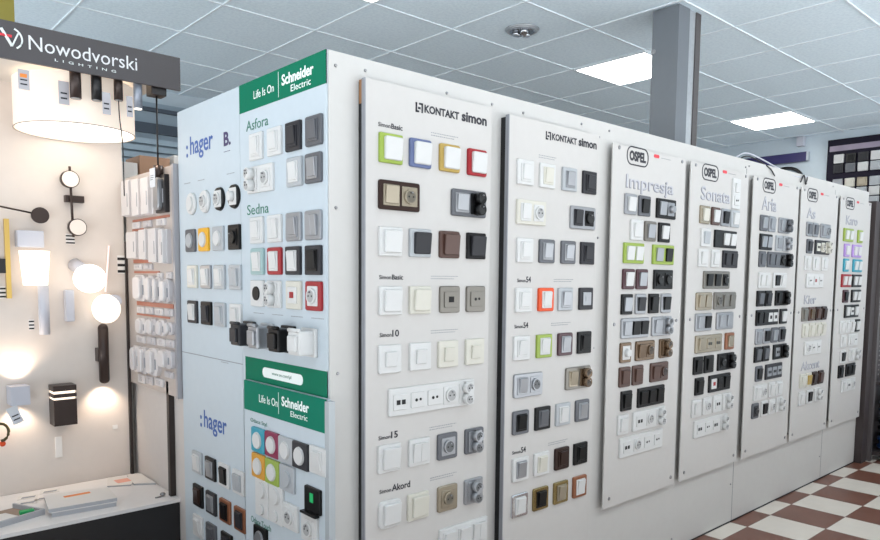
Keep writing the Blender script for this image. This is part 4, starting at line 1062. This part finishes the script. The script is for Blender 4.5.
# shelf with boxes standing behind the niche
e = tag(empty('storage_shelf', (.9, 3.56, 0)), 'white shelf unit behind the lamp niche, mostly hidden', 'shelf')
bbox_obj('side_panel', white_wall, e, 0, .03, 0, .4, 0, 1.72); bbox_obj('side_panel', white_wall, e, 1.27, 1.3, 0, .4, 0, 1.72)
bbox_obj('shelf', white_wall, e, .03, 1.27, 0, .4, 1.69, 1.72); bbox_obj('back_panel', white_wall, e, .03, 1.27, .38, .4, 0, 1.69)
for nm, b, m_, lab in (('cardboard_box', (1.250, 1.40, 3.60, 3.80, 1.7205, 1.935), mat('cardboard', (172, 134, 108), .7), 'brown cardboard box on the shelf behind the niche'),
                       ('white_box', (1.12, 1.24, 3.60, 3.80, 1.7205, 1.895), paper, 'white carton beside the cardboard box behind the niche'),
                       ('white_box', (1.42, 1.60, 3.60, 3.80, 1.7205, 1.955), paper, 'tall white carton right of the cardboard box behind the niche')):
    bm = bmesh.new(); box(bm, *b, bev=.002); tag(link(nm, finish(bm, nm, m_)), lab, 'box')
# olive post above the sign at far left
bm = bmesh.new(); box(bm, .38, .735, 3.6, 3.75, 0, CZ-.003, bev=.003); struct('trim_4', bm, mat('olive', (140, 128, 50), .6))

# ================================================================ FAR WALL
e = tag(empty('wall_sign', (7.9095, 3.27, 2.655), -math.pi/2), 'dark purple band sign high on the far wall', 'sign')
bbox_obj('panel', mat('deep_purple', (44, 38, 92), .4), e, -.55, .27, -.05, 0, -.048, .048, bev=.003)
bbox_obj('end_cap', mat('sign_end', (190, 196, 204), .5), e, .27, .285, -.05, 0, -.045, .045)
bm = bmesh.new(); box(bm, 7.84, 7.91, 3.03, 3.10, 2.765, 2.865, bev=.006); tag(link('alarm_sensor', finish(bm, 'alarm_sensor', lampwhite)), 'small white alarm sensor in the corner under the ceiling', 'sensor')
bm = bmesh.new(); tube(bm, [(7.86, 3.20+.17*math.cos(t), 2.42+.13*math.sin(t)) for t in [math.radians(a) for a in range(0, 181, 12)]], .018)
tag(link('cable_arc', finish(bm, 'cable_arc', lampblack, True)), 'thick dark green-black hose bent in an arc on the far wall', 'hose')
e = tag(empty('sample_board', (7.9095, 2.80, 1.95), -math.pi/2), 'large dark sample board of switches on the far wall', 'display board')
bbox_obj('panel', mat('board_navy', (20, 15, 34), .6, spec=.2), e, 0, 1.0, -.03, 0, 0, .84)
bbox_obj('photo_banner', mat('banner_pale', (150, 138, 156), .5, noise=.4, scale=6), e, .02, .98, -.032, -.03, .72, .775)
rr = random.Random(11)
far = [['white', 'black', 'dark', 'white', 'silver', 'white'], ['dark', 'grey', 'white', 'lgrey', 'lgrey', 'dark'], ['silver', 'cream', 'champagne', 'lgrey', 'white', 'grey'],
       ['black', 'white', 'lgrey', 'white', 'dark', 'cream'], ['grey', 'silver', 'white', 'lgrey', 'cream', 'black']]
for r_, row in enumerate(far):
    for c_, cc in enumerate(row):
        z = 2.59-r_*.098-(.05 if r_ > 1 else 0); y = 2.80-.115-c_*.112
        q = tag(empty('light_switch', (7.88, y, z), -math.pi/2), '%s switch, %s from left in row %s of the dark far board' % (cname(cc), ORD[c_], NUM[r_+1]), 'light switch', 'switches on the far dark board')
        link('frame', cached(('far', cc), lambda: (lambda b: (plate(b, 0, 0,   .092, .088, 0, -.02, .006, .003), finish(b, 'frame', pm(cc)))[1])(bmesh.new())), q)
        link('rocker', cached(('fark', cc), lambda: (lambda b: (plate(b, 0, 0, .062, .06, -.018, -.03, .004, .003, tilt=.008), finish(b, 'rocker', pm(cc)))[1])(bmesh.new())), q)

# perforated metal shelving at the right end of the partition
e = tag(empty('metal_rack', (5.765, 1.70, 0)), 'dark grey perforated metal rack at the right end of the boards', 'rack')
rackm = mat('rack_grey', (70, 62, 62), .5, .3)
bbox_obj('upright', rackm, e, .0, .10, .0, .10, 0, 1.93, bev=.002); bbox_obj('front_post', mat('rack_post', (104, 98, 98), .5, .3), e, .125, .165, -.02, .03, 0, 1.93)
bbox_obj('back_panel', rackm, e, .10, 1.3, .05, .08, .05, 1.93)
bm = bmesh.new()
for i in range(14):
    for k in range(34): box(bm, .21+i*.075, .225+i*.075, .047, .0505, .62+k*.037, .632+k*.037)
part('perforation', bm, mat('rack_slots', (150, 142, 140), .5), e)
bbox_obj('shelf', rackm, e, .17, 1.3, -.30, .05, .58, .60); bbox_obj('base_shelf', rackm, e, .17, 1.3, -.30, .05, .04, .07)
cb = mat('cable_blue', (34, 66, 120), .4); cd = mat('cable_navy', (20, 24, 40), .4)
k = 0
for z in (.13, .27, .41):
    for x in (6.08, 6.36, 6.64):
        bm = bmesh.new()
        for t_ in range(3):
            rad = .115-.012*(t_ % 2); zz = z-.03+t_*.028
            tube(bm, [(x+rad*math.cos(a), 1.56+rad*math.sin(a), zz) for a in [2*math.pi*q/28 for q in range(29)]], .016, 8)
        tag(link('cable_coil', finish(bm, 'cable_coil', cb if (k % 2 == 0) else cd, True)), '%s cable coil, %s layer, %s from the boards on the metal rack' % ('blue' if k % 2 == 0 else 'dark navy', ['lowest', 'middle', 'top'][int(round((z-.13)/.14))], ORD[int(round((x-6.08)/.28))]), 'cable coil', 'cable coils on the metal rack'); k += 1

# cable lying along the top of the partition
bm = bmesh.new()
tube(bm, smooth_pts([(3.74, 1.80, 2.0), (3.86, 1.79, 2.045), (4.02, 1.775, 2.03), (4.20, 1.76, 2.0), (4.45, 1.752, 1.975), (4.62, 1.75, 1.99), (4.72, 1.79, 2.0)]), .004)
tag(link('cable', finish(bm, 'cable', lampwhite, True)), 'pale cable draped along the top edge of the board wall', 'cable')
bm = bmesh.new()
tube(bm, smooth_pts([(3.80, 1.81, 2.0), (3.92, 1.80, 2.035), (4.05, 1.745, 1.985), (4.13, 1.742, 1.945)]), .0035)
tag(link('cable', finish(bm, 'cable', lampblack, True)), 'short black cable hanging over the top edge of the board wall', 'cable')
bm = bmesh.new(); tube(bm, smooth_pts([(4.50, 1.742, 1.945), (4.54, 1.74, 1.99), (4.58, 1.742, 1.94), (4.60, 1.742, 1.985)]), .004)
tag(link('wire_twist', finish(bm, 'wire_twist', lampblack, True)), 'small twist of black wire on the top edge of the board wall', 'wire')

convert_texts()
